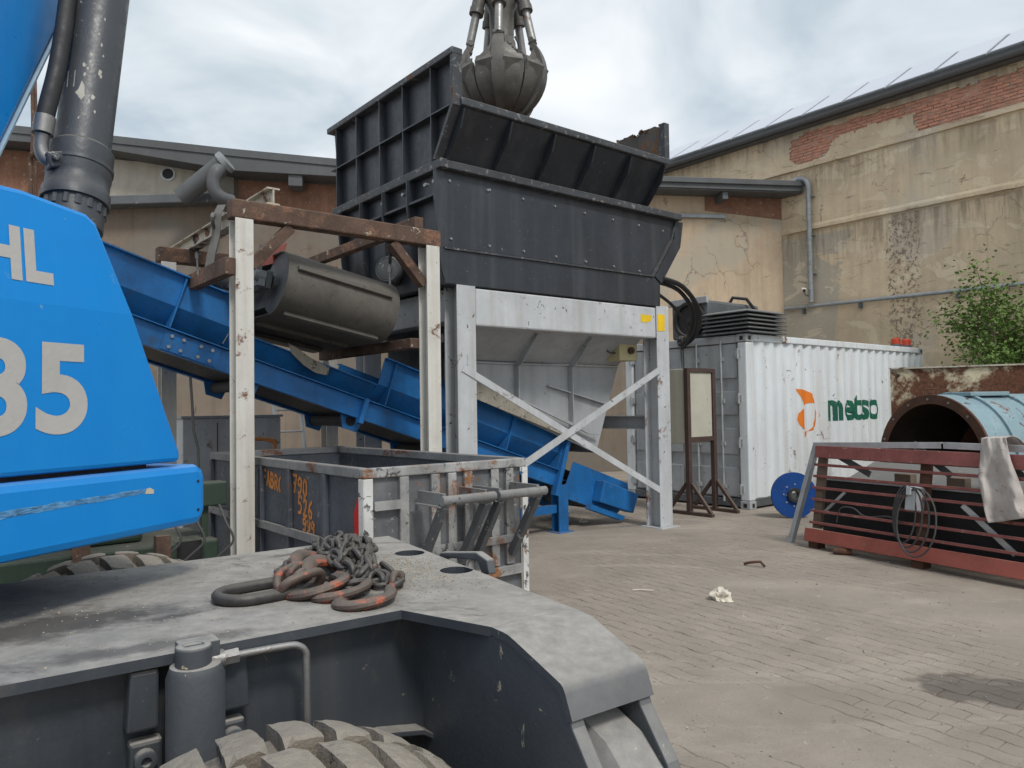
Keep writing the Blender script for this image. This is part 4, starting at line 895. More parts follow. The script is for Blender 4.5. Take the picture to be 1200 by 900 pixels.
# tail housing
for v0, s_ in ((N0-.02, 1), (N1+.02, -1)):
    P = [onb(*k, N0) for k in ((668, 543), (734, 568), (731, 580), (650, 576), (655, 556))]
    mb = MB(); mb.prism([(a.x, v0, a.z) for a in [onb(*k, N0) for k in ((671, 541), (734, 566), (736, 585), (720, 604), (657, 582))]], (0, s_*.012, 0)); cv.part('tail_plate', mb, M_cblue, bev=.002)
    P = [onb(*k, N0) for k in ((697, 562), (737, 578), (731, 600), (692, 587))]
    mb = MB(); mb.prism([(a.x, v0-s_*.16, a.z) for a in P], (0, s_*.155, 0)); cv.part('bearing_cover', mb, M_cblue, bev=.012)
    P = [onb(*k, N0) for k in ((686, 590), (725, 604), (722, 609), (684, 596))]
    mb = MB(); mb.prism([(a.x, v0-s_*.10, a.z) for a in P], (0, s_*.10, 0)); cv.part('tail_foot', mb, M_cblue)
a = onb(705, 585, N0); mb = MB(); mb.cyl((a.x, N0, a.z+.03), (a.x, N1, a.z+.03), .17, n=20); cv.part('tail_drum', mb, M_dkgrey)
# legs
for v in (7.16, 8.20):
    mb = MB(); mb.hbeam((6.55, v, .012), (6.55, v, .60), .16, .14, (0, 1, 0), .012); l = cv.part('leg', mb, M_cblue)
    mb = MB(); mb.box(6.42, v-.12, 0, 6.68, v+.12, .012); cv.part('foot_plate', mb, M_cblue, l)
    mb = MB(); mb.bar((5.0, v, .05), (5.0, v, beltz(5.0)), .1, .1, (1, 0, 0)); cv.part('leg', mb, M_cblue)
    mb = MB(); mb.bar((4.9, v, .30), (6.46, v, .30), .08, .10); cv.part('leg_tie', mb, M_cblue)
for u, zt in ((-.9, beltz(-.9)), (1.0, beltz(1.0))):
    for v in (7.25, 8.15):
        mb = MB(); mb.bar((u, v, 0), (u, v, zt-.003), .1, .1, (1, 0, 0)); cv.part('leg', mb, M_cblue)
# torn pale rubber strip hanging over the low skirt under the magnet
P = [onb(*k, N0-.05) for k in ((338, 402), (350, 409), (362, 418), (386, 431), (384, 440), (370, 437), (356, 428), (342, 414))]
mb = MB(); mb.prism(P, (0, .01, 0)); cv.part('torn_strip', mb, mat('old_skirt_rubber', (.36, .33, .27)))
# ================================================================== gantry that carries the magnet
ga = Frame('gantry_frame', 'cream posts with rusty beams, open frame holding the magnet over the conveyor', 'gantry', (3.1, 7.4, 0))
PV0, PV1, PL, PR = 6.3, 8.55, 2.22, 4.07
BT = 3.34
for u, v in ((PL, PV0), (PR, PV0), (PL, PV1), (PR, PV1)):
    mb = MB(); mb.hbeam((u, v, .015), (u, v, BT-.16), .15, .16, (0, 1, 0), .014); p = ga.part('post', mb, M_cream, bev=.003)
    mb = MB(); mb.box(u-.12, v-.12, 0, u+.12, v+.12, .014); ga.part('base_plate', mb, M_cream, p)
for v in (PV0, PV1):
    mb = MB(); mb.box(PL-.10, v-.07, BT-.158, PR+.10, v+.07, BT); ga.part('cross_beam', mb, M_rust, bev=.012)
    for u, s_ in ((PL, 1), (PR, -1)):
        mb = MB(); mb.bar((u+s_*.07, v, 2.80), (u+s_*.42, v, BT-.17), .10, .09); ga.part('knee_brace', mb, M_rust, bev=.005)
mb = MB(); u = onb(318, 228, PV0).x
mb.hbeam((u, PV0-.05, BT+.075), (u, PV1+.9, BT+.075), .11, .145, (0, 0, 1), .014); ga.part('runner_beam', mb, M_rustcream)
u2 = onb(488, 262, PV0).x
mb = MB(); mb.box(u2-.05, PV0-.05, BT+.002, u2+.05, PV1+.4, BT+.11); ga.part('runner_beam', mb, M_rust, bev=.008)
mb = MB(); mb.box(PL-.17, PV0-.10, 2.70, PL-.078, PV1+.1, 2.84); ga.part('tie_beam', mb, M_rust, bev=.006)
mb = MB(); mb.box(PR-.17, PV0+.085, 2.18, PR-.06, PV1-.085, 2.28); ga.part('tie_beam', mb, M_rust, bev=.006)
mb = MB(); mb.box(PR+.076, PV0-.05, 2.24, PR+.13, PV0+.02, 2.32); ga.part('bracket', mb, M_black)

# ================================================================== cross-belt magnet
mg = Frame('overband_magnet', 'grey belted magnet drum with cleats hanging in the rusty gantry', 'magnet', (3.2, 7.3, 2.2))
ax = Vector((.949, 0, -.20)).normalized()         # the drum lies across the belt, tilted with it
cA = onb(322, 331, 6.72); cB = onb(450, 368, 6.72)
ax = (cB-cA).normalized(); wid = (cB-cA).length
yv = Vector((0, 1, 0)); zv = ax.cross(yv).normalized()
if zv.z < 0: zv = -zv
RD, LEN = .30, 1.55
def stad(r, L=LEN, n=14):
    P = []
    for i in range(n+1): t = -pi/2-pi*i/n; P.append((r*cos(t), r*sin(t)))      # near round end
    for i in range(n+1): t = pi/2-pi*i/n; P.append((L+r*cos(t), r*sin(t)))
    return P
O_ = cA
def MP(y, z, x=0.): return O_+ax*x+yv*y+zv*z
P0 = stad(RD); P1 = stad(RD-.012); n = len(P0)
mb = MB(); vs = [MP(a, b, 0) for a, b in P0]+[MP(a, b, wid) for a, b in P0]+[MP(a, b, 0) for a, b in P1]+[MP(a, b, wid) for a, b in P1]
fs = []
for i in range(n):
    j = (i+1) % n; fs += [(i, j, n+j, n+i), (2*n+j, 2*n+i, 3*n+i, 3*n+j), (j, i, 2*n+i, 2*n+j), (n+i, n+j, 3*n+j, 3*n+i)]
mb.add(vs, fs, True)
M_belt = mat('magnet_belt', (.105, .095, .082), .7, var=.22, scale=5, chips=.25, chipcol=(.05, .045, .04), dust=.6, dustcol=(.17, .155, .135), bump=.2)
o = mg.part('belt', mb, M_belt); o.modifiers.new('es', 'EDGE_SPLIT').split_angle = rad(60)
for x, y, yy, zz in [(0, 0, -RD*cos(rad(22)), RD*sin(rad(22))), (0, 0, -RD*cos(rad(-66)), RD*sin(rad(-66))), (0, 0, .55, RD), (0, 0, 1.15, RD), (0, 0, .5, -RD), (0, 0, 1.1, -RD)]:
    c_ = Vector((0, yy, zz)); nn = (yv*(yy if yy < 0 else 0)+zv*zz).normalized()
    mb = MB(); mb.bar(MP(yy, zz, .08)+nn*.018, MP(yy, zz, wid-.10)+nn*.018, .05, .04, nn); mg.part('cleat', mb, M_belt, bev=.006)
for x in (.02, wid-.03):                         # drum ends inside the belt
    mb = MB(); mb.cyl(MP(0, 0, x), MP(0, 0, x+.01), RD-.015, n=28); mb.cyl(MP(0, 0, x-.05 if x < .1 else x), MP(0, 0, x+.0 if x < .1 else x+.06), .06, n=14); mg.part('drum_end', mb, M_dkgrey)
    mb = MB(); mb.cyl(MP(LEN, 0, x), MP(LEN, 0, x+.01), RD-.015, n=28); mg.part('drum_end', mb, M_dkgrey)
for x in (-.10, wid+.04):
    mb = MB(); a = MP(.02, -.02, x); mb.bar(MP(-.05, 0, x+.03), MP(LEN+.1, 0, x+.03), .05, .16, zv); mg.part('side_frame', mb, M_dkgrey, bev=.004)
mb = MB(); mb.bar(MP(.25, -.02, .02), MP(LEN-.3, -.02, .02), .04, .42, zv); mb.box(0, 0, 0, 0, 0, 0); 
mb = MB(); mb.bar(MP(.62, 0, .05), MP(.62, 0, wid-.05), .85, .38, zv); mg.part('magnet_core', mb, M_dkgrey)
# bearing block, gear motor, red guard on the left end
mb = MB(); mb.bar(MP(.04, .0, -.16), MP(.04, .0, -.10), .16, .14, zv); mb.cyl(MP(.0, .02, -.20), MP(.0, .02, -.1), .05, n=12); mg.part('bearing_block', mb, mat('gear_grey', (.22, .25, .27), .5, dust=.4))
mb = MB(); mb.cyl(MP(.45, .02, -.42), MP(.45, .02, -.1), .11, n=16); mb.bar(MP(.30, .02, -.30), MP(.30, .02, -.12), .16, .2, zv); mg.part('gear_motor', mb, M_dkgrey)
g_ = [onb(*k, 6.9) for k in ((309, 296), (337, 284), (331, 306), (307, 312))]
mb = MB(); mb.prism(g_, (0, .012, 0)); mg.part('red_guard', mb, M_redst)
mb = MB(); mb.bar(MP(.2, .1, -.10), MP(.2, .36, -.10), .03, .05, ax); mg.part('guard_bracket', mb, M_dkgrey)
# round motor at the right end
c_ = onb(446, 315, 7.3); mb = MB(); mb.lathe(c_+Vector((.10, 0, 0)), (-.75, -.66, 0), [(-.28, .15), (0, .15), (.03, .14), (.05, .11), (.05, 0)], 24)
for r in (.04, .07, .1, .125): mb.lathe(c_+Vector((.10, 0, 0)), (-.75, -.66, 0), [(.035, r), (.052, r), (.052, r+.008), (.035, r+.008)], 24)
mm = mg.part('drive_motor', mb, M_dkgrey)
mb = MB(); mb.bar(c_+Vector((.2, .1, -.1)), MP(.35, .15, wid+.04), .12, .03); mg.part('motor_bracket', mb, M_dkgrey)
mb = MB(); pts = [MP(-.1+.0, RD-.0, wid-.1)]
# dark catch plate below right end
mb = MB(); P = [onb(*k, 6.6) for k in ((398, 397), (418, 408), (440, 404), (415, 396))]
# hangers
def chain_run(F, p, q, r=.010, n=None, name='chain', m=M_chain):
    p, q = Vector(p), Vector(q); L_ = (q-p).length; pit = r*6; n = max(2, int(L_/pit)); d = (q-p).normalized(); a = d.orthogonal().normalized(); b = d.cross(a)
    for k in range(n):
        c = p+(q-p)*((k+.5)/n); s1 = a if k % 2 else b; pts = []; hl, hw = r*2.6, r*2.0
        for i in range(12): t = 2*pi*i/12; pts.append(c+d*((hl if cos(t) > 0 else -hl)+hw*.7*cos(t))*.85+s1*(hw*sin(t)))
        mb = MB(); mb.tube(pts, r, 6, True); F.part('link', mb, m)
def hanger(lbl, x, ytop, ybot, v, du=0):
    t = onb(x, ytop, v); bo = onb(x+du, ybot, v)
    F = Frame('hanger_chain', lbl, 'chain', tuple(bo), group='hanger chains of the magnet'); mid = t.lerp(bo, .5)
    chain_run(F, t, mid, .013)
    mb = MB(); mb.cyl(mid, bo, .012, n=8); mb.cyl(mid.lerp(bo, .1), mid.lerp(bo, .35), .022, n=10); F.part('turnbuckle', mb, M_steel)
hanger('steel chain and turnbuckle hanging by the right gantry post', 457, 284, 336, 6.9)
hanger('steel chain hanging from the cream beam behind the left gantry post', 229, 272, 318, 8.4, 3)
st = Frame('lifting_strap', 'grey webbing strap slung over the cream beam left of the gantry post', 'strap', tuple(onb(242, 310, 7.4)))
P = [onb(*k, 7.35) for k in ((255, 240), (250, 250), (248, 275), (243, 296), (240, 312))]
mb = MB(); mb.ribbon(P, (.06, -.05, .0), (.006, .006, 0)); mb.ribbon([p+Vector((.05, .18, -.02)) for p in P], (.06, -.05, .0), (.006, .006, 0)); st.part('webbing', mb, mat('strap_grey', (.16, .155, .145), .9))
mb = MB(); mb.tube([onb(250, 258, 7.3)+Vector((.04*cos(t), .1*cos(t), .05*sin(t))) for t in [2*pi*i/12 for i in range(12)]], .018, 8, True); st.part('knot', mb, mat('strap_grey', (.16, .155, .145), .9))

# ================================================================== scrap skip
sk = Frame('scrap_skip', 'dark steel scrap skip with orange sprayed numbers and rusty lifting arms', 'skip', (3, 6, 0))
SU0, SU1, SV0, SV1, SZ = 2.353, 3.73, 4.45, 7.56, 1.20
th = .012
mb = MB(); mb.box(SU0+.03, SV0+.04, .12, SU0+.03+th, SV1-.03, SZ-.03); sL = sk.part('side_wall', mb, M_binm)
mb = MB(); mb.box(SU1-.03-th, SV0+.04, .12, SU1-.03, SV1-.03, SZ-.03); sk.part('side_wall', mb, M_binm)
mb = MB(); mb.box(SU0+.043, SV0+.03, .12, SU1-.043, SV0+.03+th, SZ-.03); sF = sk.part('end_wall', mb, mat('skip_end_dark', (.15, .155, .165), .6, var=.4, rust=.3, rustcol=(.2, .1, .05), chips=.25, chipcol=(.35, .34, .33), streak=.5))
mb = MB(); mb.box(SU0+.043, SV1-.05, .12, SU1-.043, SV1-.038, SZ-.03); sk.part('end_wall', mb, M_binm)
mb = MB(); mb.box(SU0+.02, SV0+.02, .10, SU1-.02, SV1-.02, .12); sk.part('floor', mb, M_binm)
for u in (SU0, SU1-.06):
    mb = MB(); mb.box(u, SV0+.062, SZ-.07, u+.06, SV1, SZ); sk.part('top_rail', mb, M_binrail, bev=.008)
mb = MB(); mb.box(SU0, SV0, SZ-.068, SU1, SV0+.06, SZ-.002); sk.part('top_rail', mb, M_binr, bev=.008)
mb = MB(); mb.box(SU0+.061, SV1-.06, SZ-.068, SU1-.061, SV1-.001, SZ-.002); sk.part('top_rail', mb, M_binrail, bev=.008)
for v in (SV0+.57, SV0+1.20, SV0+1.78, SV0+2.4, SV1-.05):
    mb = MB(); mb.box(SU0-.012, v, .1, SU0+.029, v+.045, SZ-.072); sk.part('stiffener', mb, M_binm, sL, bev=.004)
mb = MB(); mb.box(SU0-.02, SV0+.05, .625, SU0-.013, SV1, .685); mb.box(SU0-.013, SV0+.05, .63, SU0+.02, SV1, .68); sk.part('mid_rail', mb, M_binrail, sL)
mb = MB(); mb.box(SU0-.004, SV0-.012, .1, SU0+.062, SV0-.001, SZ-.07); mb.box(SU0-.010, SV0-.012, .1, SU0-.0045, SV0+.055, SZ-.07); sk.part('corner_plate', mb, M_binw, bev=.003)
mb = MB(); mb.box(SU1-.05, SV0-.012, .1, SU1+.002, SV0-.001, SZ-.07); sk.part('corner_plate', mb, M_binw)
for u in (SU0+.27, SU0+.52, SU0+.66, SU0+.80, SU0+1.04, SU0+1.18):
    mb = MB(); mb.box(u, SV0-.004, .42, u+.07, SV0+.029, SZ-.071); sk.part('stiffener', mb, M_binr, sF, bev=.004)
mb = MB(); mb.box(SU0+.07, SV0-.018, .58, SU1-.055, SV0-.005, .64); sk.part('mid_rail', mb, M_binr, sF, bev=.004)
mb = MB(); mb.box(SU0+.07, SV0-.018, .34, SU1-.055, SV0+.029, .41); sk.part('mid_rail', mb, M_binr, sF, bev=.004)
mb = MB(); mb.box(SU0+.07, SV0-.02, .92, SU0+.27, SV0-.006, .98); sk.part('mid_rail', mb, M_binr, sF)
# lifting arms
for k, (ua, ub) in enumerate(((2.76, 3.10), (3.22, 3.56))):
    a = sk.part('lifting_bar', MB().cyl((ua-.03, SV0-.34, .985), (ub+.06, SV0-.34, .985), .032, n=14), M_binrail)
    for u in (ua, ub):
        mb = MB(); mb.box(u-.012, SV0-.33, .95, u+.012, SV0-.02, 1.03); mb.box(u-.045, SV0-.33, .94, u+.045, SV0-.02, .949); sk.part('arm', mb, M_binrail, a)
        mb = MB(); mb.bar((u, SV0-.32, .95), (u, SV0-.02, .50), .06, .045, (1, 0, 0)); sk.part('arm_strut', mb, M_dkgrey, a, bev=.004)
for v in (SV0+.15, SV1-.3):
    mb = MB(); mb.box(SU0+.05, v, 0, SU1-.05, v+.12, .10); sk.part('runner', mb, M_binm)
# sprayed writing on the left side (short strokes)
GL = {'F': [[(0, 0), (0, 1), (.6, 1)], [(0, .55), (.45, .55)]], 'A': [[(0, 0), (.3, 1), (.62, 0)], [(.12, .35), (.5, .35)]], 'B': [[(0, 0), (0, 1), (.4, .95), (.5, .75), (.35, .55), (0, .52)], [(.35, .55), (.58, .3), (.4, .02), (0, 0)]],
      'R': [[(0, 0), (0, 1), (.4, .97), (.52, .75), (.38, .52), (0, .5)], [(.2, .5), (.6, 0)]], 'C': [[(.3, 1), (.05, .7), (.02, .3), (.25, 0)]],
      '7': [[(0, 1), (.6, 1), (.25, 0)], [(.15, .5), (.5, .5)]], '9': [[(.55, .85), (.3, 1), (.05, .8), (.1, .55), (.35, .5), (.55, .7), (.55, .85), (.5, .3), (.3, 0), (.08, .08)]],
      '0': [[(.3, 1), (.05, .75), (.03, .3), (.25, 0), (.5, .15), (.58, .6), (.48, .9), (.3, 1)]], '5': [[(.55, 1), (.1, 1), (.05, .58), (.35, .62), (.55, .38), (.4, .06), (.05, .02)]],
      '2': [[(.05, .8), (.25, 1), (.52, .85), (.45, .55), (.05, 0), (.6, .02)]], '6': [[(.5, 1), (.2, .75), (.04, .35), (.2, .02), (.48, .08), (.52, .38), (.25, .5), (.06, .32)]]}
def spray(word, v0, z0, h, slope=0., wd=1.):
    x = 0.; mb = MB(); kx = wd
    for ch in word:
        if ch == ' ': x += .5; continue
        for stp in GL[ch]:
            P = [Vector((SU0+.0265, v0-(x+a)*h*kx-.03*h*b, z0+b*h-slope*(x+a)*h)) for a, b in stp]
            for i in range(len(P)-1):
                d = (P[i+1]-P[i]).normalized(); s_ = Vector((1, 0, 0)).cross(d)*.0115; e = d*.008
                mb.add([P[i]-s_-e, P[i+1]-s_+e, P[i+1]+s_+e, P[i]+s_-e], [(0, 1, 2, 3)])
                mb.v[-4:] = [q+Vector((-.0004*(i % 3), 0, 0)) for q in mb.v[-4:]]
        x += .85
    return mb
def vz(x, y): p = ona(290+x/8, 530+y/8, SU0+.03); return p.y, p.z
for w, a, b in (('FABRC', (150, 300), 130), ('790', (432, 375), 155), ('526', (480, 575), 155), ('999', (525, 745), 125)):
    v_, z_ = vz(*a); h = vz(a[0], a[1]-b)[1]-z_; mb = spray(w, v_, z_+.01, h, .10, .86); sk.part('sprayed_writing', mb, M_spray, sL)
P = [ona(*k, SU0+.03) for k in ((420, 582), (423, 578), (426, 590), (427, 634), (416, 640), (415, 600))]
mb = MB(); mb.prism([(SU0+.0285, min(max(p.y, SV0+.05), SV0+.2) if i else p.y, p.z) for i, p in enumerate(P)], (.0012, 0, 0)); sk.part('red_paint_mark', mb, M_red, sL)

# ================================================================== green machine and grey cabinet behind the blue machine
gm = Frame('green_machine', 'dark green machine base with hanging cables behind the blue counterweight', 'machine', (1.2, 6.4, 0))
mb = MB(); mb.box(-.9, 6.2, .0, 2.0, 7.0, .58); gm.part('base', mb, M_mach, bev=.02)
mb = MB(); mb.box(.2, 6.45, .585, 1.5, 6.9, .95); gm.part('housing', mb, M_mach, bev=.03)
a = onb(242, 580, 6.3); mb = MB(); mb.box(a.x-.16, 6.28, a.z-.09, a.x+.16, 6.45, a.z+.10); gm.part('switch_box', mb, M_mkg if False else M_mach, bev=.012)
mb = MB(); mb.bar((a.x, 6.36, .58), (a.x, 6.36, a.z-.09), .05, .05, (1, 0, 0)); gm.part('stalk', mb, M_mach)
for x in (95, 190):
    u = onb(x, 640, 6.15).x; mb = MB(); mb.box(u-.05, 6.10, 0, u+.05, 6.19, .66); gm.part('rusty_post', mb, M_rust)
a = onb(222, 646, 6.198); mb = MB(); mb.box(a.x-.09, 6.19, a.z-.08, a.x+.09, 6.1995, a.z+.08); gm.part('opening', mb, M_black)
for x0 in (200, 228, 262):
    a = onb(x0, 615, 6.15); mb = MB(); mb.tube(smooth([a+Vector((0, .1, .15)), a+Vector((.02, 0, .02)), a+Vector((.06, -.05, -.12)), a+Vector((-.03, -.03, -.22)), a+Vector((-.12, .0, -.3))]), .010, 6); gm.part('cable', mb, M_cable)
gc = Frame('grey_cabinet', 'pale grey sheet steel cabinet standing behind the green machine', 'cabinet', (2.0, 8.9, 0))
a = onb(214, 491, 8.75); b_ = onb(300, 560, 8.75)
mb = MB(); mb.box(a.x, 8.75, 0, b_.x+.3, 9.3, a.z); gc.part('body', mb, M_grey, bev=.01)
for f in (.33, .66):
    u = a.x+(b_.x+.3-a.x)*f; mb = MB(); mb.box(u, 8.742, .05, u+.012, 8.749, a.z-.05); gc.part('seam', mb, M_dkgrey)
mb = MB(); mb.box(a.x-.02, 8.73, a.z+.002, b_.x+.32, 9.32, a.z+.03); gc.part('lid', mb, M_chute)
# loose cable dropping from the conveyor
hc = Frame('hanging_cable', 'thin black cable hanging from the conveyor behind the blue machine', 'cable', tuple(onb(233, 545, 7.3)))
hc.single(MB().tube([onb(*k, 7.3) for k in ((223, 441), (225, 470), (227, 505), (232, 525), (233, 560), (230, 600))], .012, 6), M_cable)

# ================================================================== orange-peel grab and the machine's stick above it
gr0 = loc(EYEV+ray(589, 93)*9.6, G)
gb = Frame('scrap_grab', 'grey orange peel scrap grab hanging closed above the hopper', 'grab', tuple(gr0-Vector((0, 0, .53))))
RG = .525
M_grab = mat('grab_steel', (.125, .118, .108), .5, metal=.25, var=.3, scale=6, chips=.25, chipcol=(.22, .2, .18), dust=.5, dustcol=(.22, .2, .18))
NT = 5
for k in range(NT):
    a = rad(-62)+2*pi*k/NT           # first tine faces the camera
    def sp(lon, lat, r): return gr0+Vector((r*cos(lat)*cos(a+lon), r*cos(lat)*sin(a+lon), r*sin(lat)))
    wmax = pi/NT*.96
    def wid_(lat): 
        t = (lat+rad(88))/rad(118); return wmax*(1 if t < .78 else max(.30, 1-(t-.78)*3.4))
    mb = MB(); nl, nw = 14, 8
    for r, fl in ((RG, 0), (RG-.03, 1)):
        mb.grid(lambda i, j, r=r: sp((i*2-1)*wid_(rad(-88)+rad(118)*j), rad(-88)+rad(118)*j, r), nw, nl)
    for sgn in (0, 1): mb.grid(lambda i, j, s_=sgn: sp((s_*2-1)*wid_(rad(-88)+rad(118)*j), rad(-88)+rad(118)*j, RG-.03*i), 1, nl, False)
    mb.grid(lambda i, j: sp((i*2-1)*wid_(rad(30)), rad(30), RG-.03*j), nw, 1, False)
    t_ = gb.part('tine', mb, M_grab)
    mb = MB()                         # outer rib
    for r in (RG+.055,): mb.grid(lambda i, j: sp((i*2-1)*.14, rad(-86)+rad(130)*j, RG+.055), 2, 18)
    for s_ in (-1, 1): mb.grid(lambda i, j, s_=s_: sp(s_*.14, rad(-86)+rad(130)*j, RG-.01+.065*i), 1, 18, False)
    mb.grid(lambda i, j: sp((i*2-1)*.14, rad(44), RG-.01+.065*j), 2, 1, False); gb.part('tine_rib', mb, M_grab, t_)
    for s_ in (-1, 1):                # cross stiffener: faceted wedge over the shell
        mb = MB()
        q0 = [sp(s_*.12, rad(l), RG+.004) for l in (16, -16)]+[sp(s_*.12, rad(2), RG+.075)]
        q1 = [sp(s_*wmax*.95, rad(l), RG+.004) for l in (12, -6)]+[sp(s_*wmax*.95, rad(4), RG+.02)]
        mb.add(q0+q1, [(0, 1, 4, 3), (0, 3, 5, 2), (1, 2, 5, 4), (3, 4, 5), (0, 2, 1)])
        gb.part('stiffener', mb, M_grab, t_)
    ear = sp(0, rad(44), RG+.05); topc = gr0+Vector((.20*cos(a), .20*sin(a), 1.38)); md = ear.lerp(topc, .42)
    mb = MB(); mb.cyl(ear, md, .052, n=14); c1 = gb.part('cylinder_rod', mb, M_steel)
    mb = MB(); mb.cyl(md, topc, .082, n=16); mb.cyl(md-(topc-md).normalized()*.02, md+(topc-md).normalized()*.06, .092, n=16); gb.part('cylinder', mb, M_grab, c1)
    tg = Vector((-sin(a), cos(a), 0)); mb = MB(); mb.cyl(ear-tg*.07, ear+tg*.07, .035, n=12); mb.bar(ear-Vector((0, 0, .12)), ear+Vector((0, 0, .03)), .05, .09, tg); gb.part('pivot', mb, M_grab, c1)
mb = MB(); mb.lathe(gr0+Vector((0, 0, .05)), (0, 0, 1), [(0, .0), (0, .28), (.22, .30), (.30, .20), (.42, .15), (.80, .16), (1.0, .24), (1.35, .26), (1.42, .2), (2.2, .16), (2.25, 0)], 24); gb.part('centre_column', mb, M_grab)
cdir = (A_*-.2+B_*-1)
c_ = gr0+Vector((-.16, -.33, .30)); mb = MB(); mb.lathe(c_, (-.15, -1, .1), [(-.15, .10), (0, .10), (0, .075), (.02, .07), (.02, .04), (.03, .03), (.03, 0)], 18); gb.part('motor', mb, M_grab)
mb = MB(); mb.tube([c_+Vector((.1, 0, .1)), c_+Vector((.14, -.03, -.0)), c_+Vector((.10, -.05, -.12)), c_+Vector((.12, .1, -.2))], .014, 6); gb.part('hose', mb, M_black)
# clutter between the skip and the rear wall
ld = Frame('aluminium_ladder', 'aluminium ladder leaning behind the scrap skip under the conveyor', 'ladder', (4.0, 9.3, 0))
la, lb = onb(336, 520, 9.3), onb(331, 488, 9.6); la.z = 0
for du in (0, .36):
    mb = MB(); mb.bar(la+Vector((du, 0, .0)), Vector((la.x+du, 9.9, 2.4)), .03, .07, (0, 1, 0)); ld.part('stile', mb, M_galv)
for k in range(8):
    t = (k+.6)/8.4; p = la.lerp(Vector((la.x, 9.9, 2.4)), t); mb = MB(); mb.cyl(p, p+Vector((.36, 0, 0)), .014, n=8); ld.part('rung', mb, M_galv)
oh = Frame('orange_pipe_hoop', 'bent orange pipe behind the skip beside the gantry post', 'pipe', tuple(onb(315, 530, 8.3)))
p = onb(322, 520, 8.3); b0 = Vector((p.x, 8.3, 0))
mb = MB(); mb.tube(smooth([b0, Vector((p.x, 8.3, p.z-.05)), p, p+Vector((-.08, 0, .05)), p+Vector((-.3, 0, .06)), Vector((p.x-.36, 8.3, p.z)), Vector((p.x-.38, 8.3, 0))]), .022, 8); oh.single(mb, mat('orange_pipe', (.50, .20, .06), .6, var=.3, rust=.2))
# ================================================================== blue material handler (chassis in the foreground, superstructure at the left)
XA = 36; PZ = 1.08
ex = Frame('material_handler', 'blue material handler with dusty dark grey chassis filling the foreground', 'excavator', (.3, 2.2, 0), XA)
XR = ex.empty()
def xz(x, y, z=PZ): return onz(x, y, z, XA)
EA = 1.377, 2.746
endA = lambda B: 1.267+(1.377-1.267)*(B-1.759)/(2.746-1.759)
# top deck, with the two bolt holes cut through
deck = [(-1.9, 1.71), (.893, 1.714), (.985, 1.452), (1.236, 1.452), (endA(1.76), 1.76), (1.377, 2.746), (-1.9, 2.735)]
bm = bmesh.new(); ov = [bm.verts.new((a, b, PZ)) for a, b in deck]; oe = [bm.edges.new((ov[i], ov[(i+1) % len(ov)])) for i in range(len(ov))]
holes = [(xz(480, 648), .052), (xz(535, 668), .052)]
he = []
for c_, r in holes:
    hv = [bm.verts.new((c_.x+r*cos(t), c_.y+r*sin(t), PZ)) for t in [2*pi*i/24 for i in range(24)]]; he += [bm.edges.new((hv[i], hv[(i+1) % 24])) for i in range(24)]
bmesh.ops.triangle_fill(bm, edges=oe+he, use_beauty=True)
for f in bm.faces[:]:
    c_ = f.calc_center_median()
    if any((Vector((c_.x, c_.y))-Vector((h.x, h.y))).length < r*.98 for h, r in holes): bm.faces.remove(f)
bmesh.ops.recalc_face_normals(bm, faces=bm.faces)
for f in bm.faces:
    if f.normal.z < 0: f.normal_flip()
r_ = bmesh.ops.extrude_face_region(bm, geom=bm.faces[:]); 
for g_ in r_['geom']:
    if isinstance(g_, bmesh.types.BMVert): g_.co.z -= .022
bm.verts.index_update(); mb = MB(); mb.add([v.co.copy() for v in bm.verts], [tuple(v.index for v in f.verts) for f in bm.faces]); bm.free()
dk = ex.part('deck_plate', mb, M_chas)
mb = MB(); mb.box(-1.85, 1.84, .50, 1.22, 2.62, .62); ex.part('belly_plate', mb, M_chas)
for c_, r in holes: 
    mb = MB(); mb.cyl((c_.x, c_.y, PZ-.3), (c_.x, c_.y, PZ-.028), r+.03, n=20, cap=False); mb.cyl((c_.x, c_.y, PZ-.301), (c_.x, c_.y, PZ-.29), r+.03, n=20); ex.part('hole_sleeve', mb, M_black)
# side plate under the near edge with the arch over the axle
ar = [onb(x, y, 1.78, XA) for x, y in ((415, 865), (440, 857), (485, 853), (505, 862), (540, 890))]
SB = 1.775
sp_ = [(-1.9, SB, .55), (-1.9, SB, PZ-.023), (1.05, SB, PZ-.023), (1.05, SB, .5), (ar[4].x, SB, ar[4].z-.1)]+[(a.x, SB, a.z) for a in ar[::-1]]+[(.60, SB, .62), (.45, SB, .55)]
mb = MB(); mb.prism(sp_, (0, .02, 0)); sp1 = ex.part('side_plate', mb, M_chas)
mb = MB(); mb.ribbon([(.60, SB-.05, .62)]+[(a.x, SB-.05, a.z) for a in ar]+[(ar[4].x+.04, SB-.05, ar[4].z-.12)], (0, .049, 0), (0, 0, .014)); ex.part('arch_flange', mb, M_chas, sp1, bev=.003)
mb = MB(); mb.prism([(-1.9, 2.68, .5), (-1.9, 2.68, PZ-.023), (1.28, 2.68, PZ-.023), (1.28, 2.68, .5)], (0, .02, 0)); ex.part('side_plate', mb, M_chas)
mb = MB(); mb.prism([(1.25, 1.80, .5), (1.25, 1.80, PZ-.023), (1.345, 2.69, PZ-.023), (1.345, 2.69, .5)], (.02, 0, 0)); ex.part('front_plate', mb, M_chas)
# axle beam seen through the arch
mb = MB(); mb.cyl((.46, 1.35, .53), (.46, 2.9, .53), .12, n=16); mb.box(.30, 1.60, .42, .75, 2.6, .64); ex.part('axle', mb, M_tyre, bev=.03)
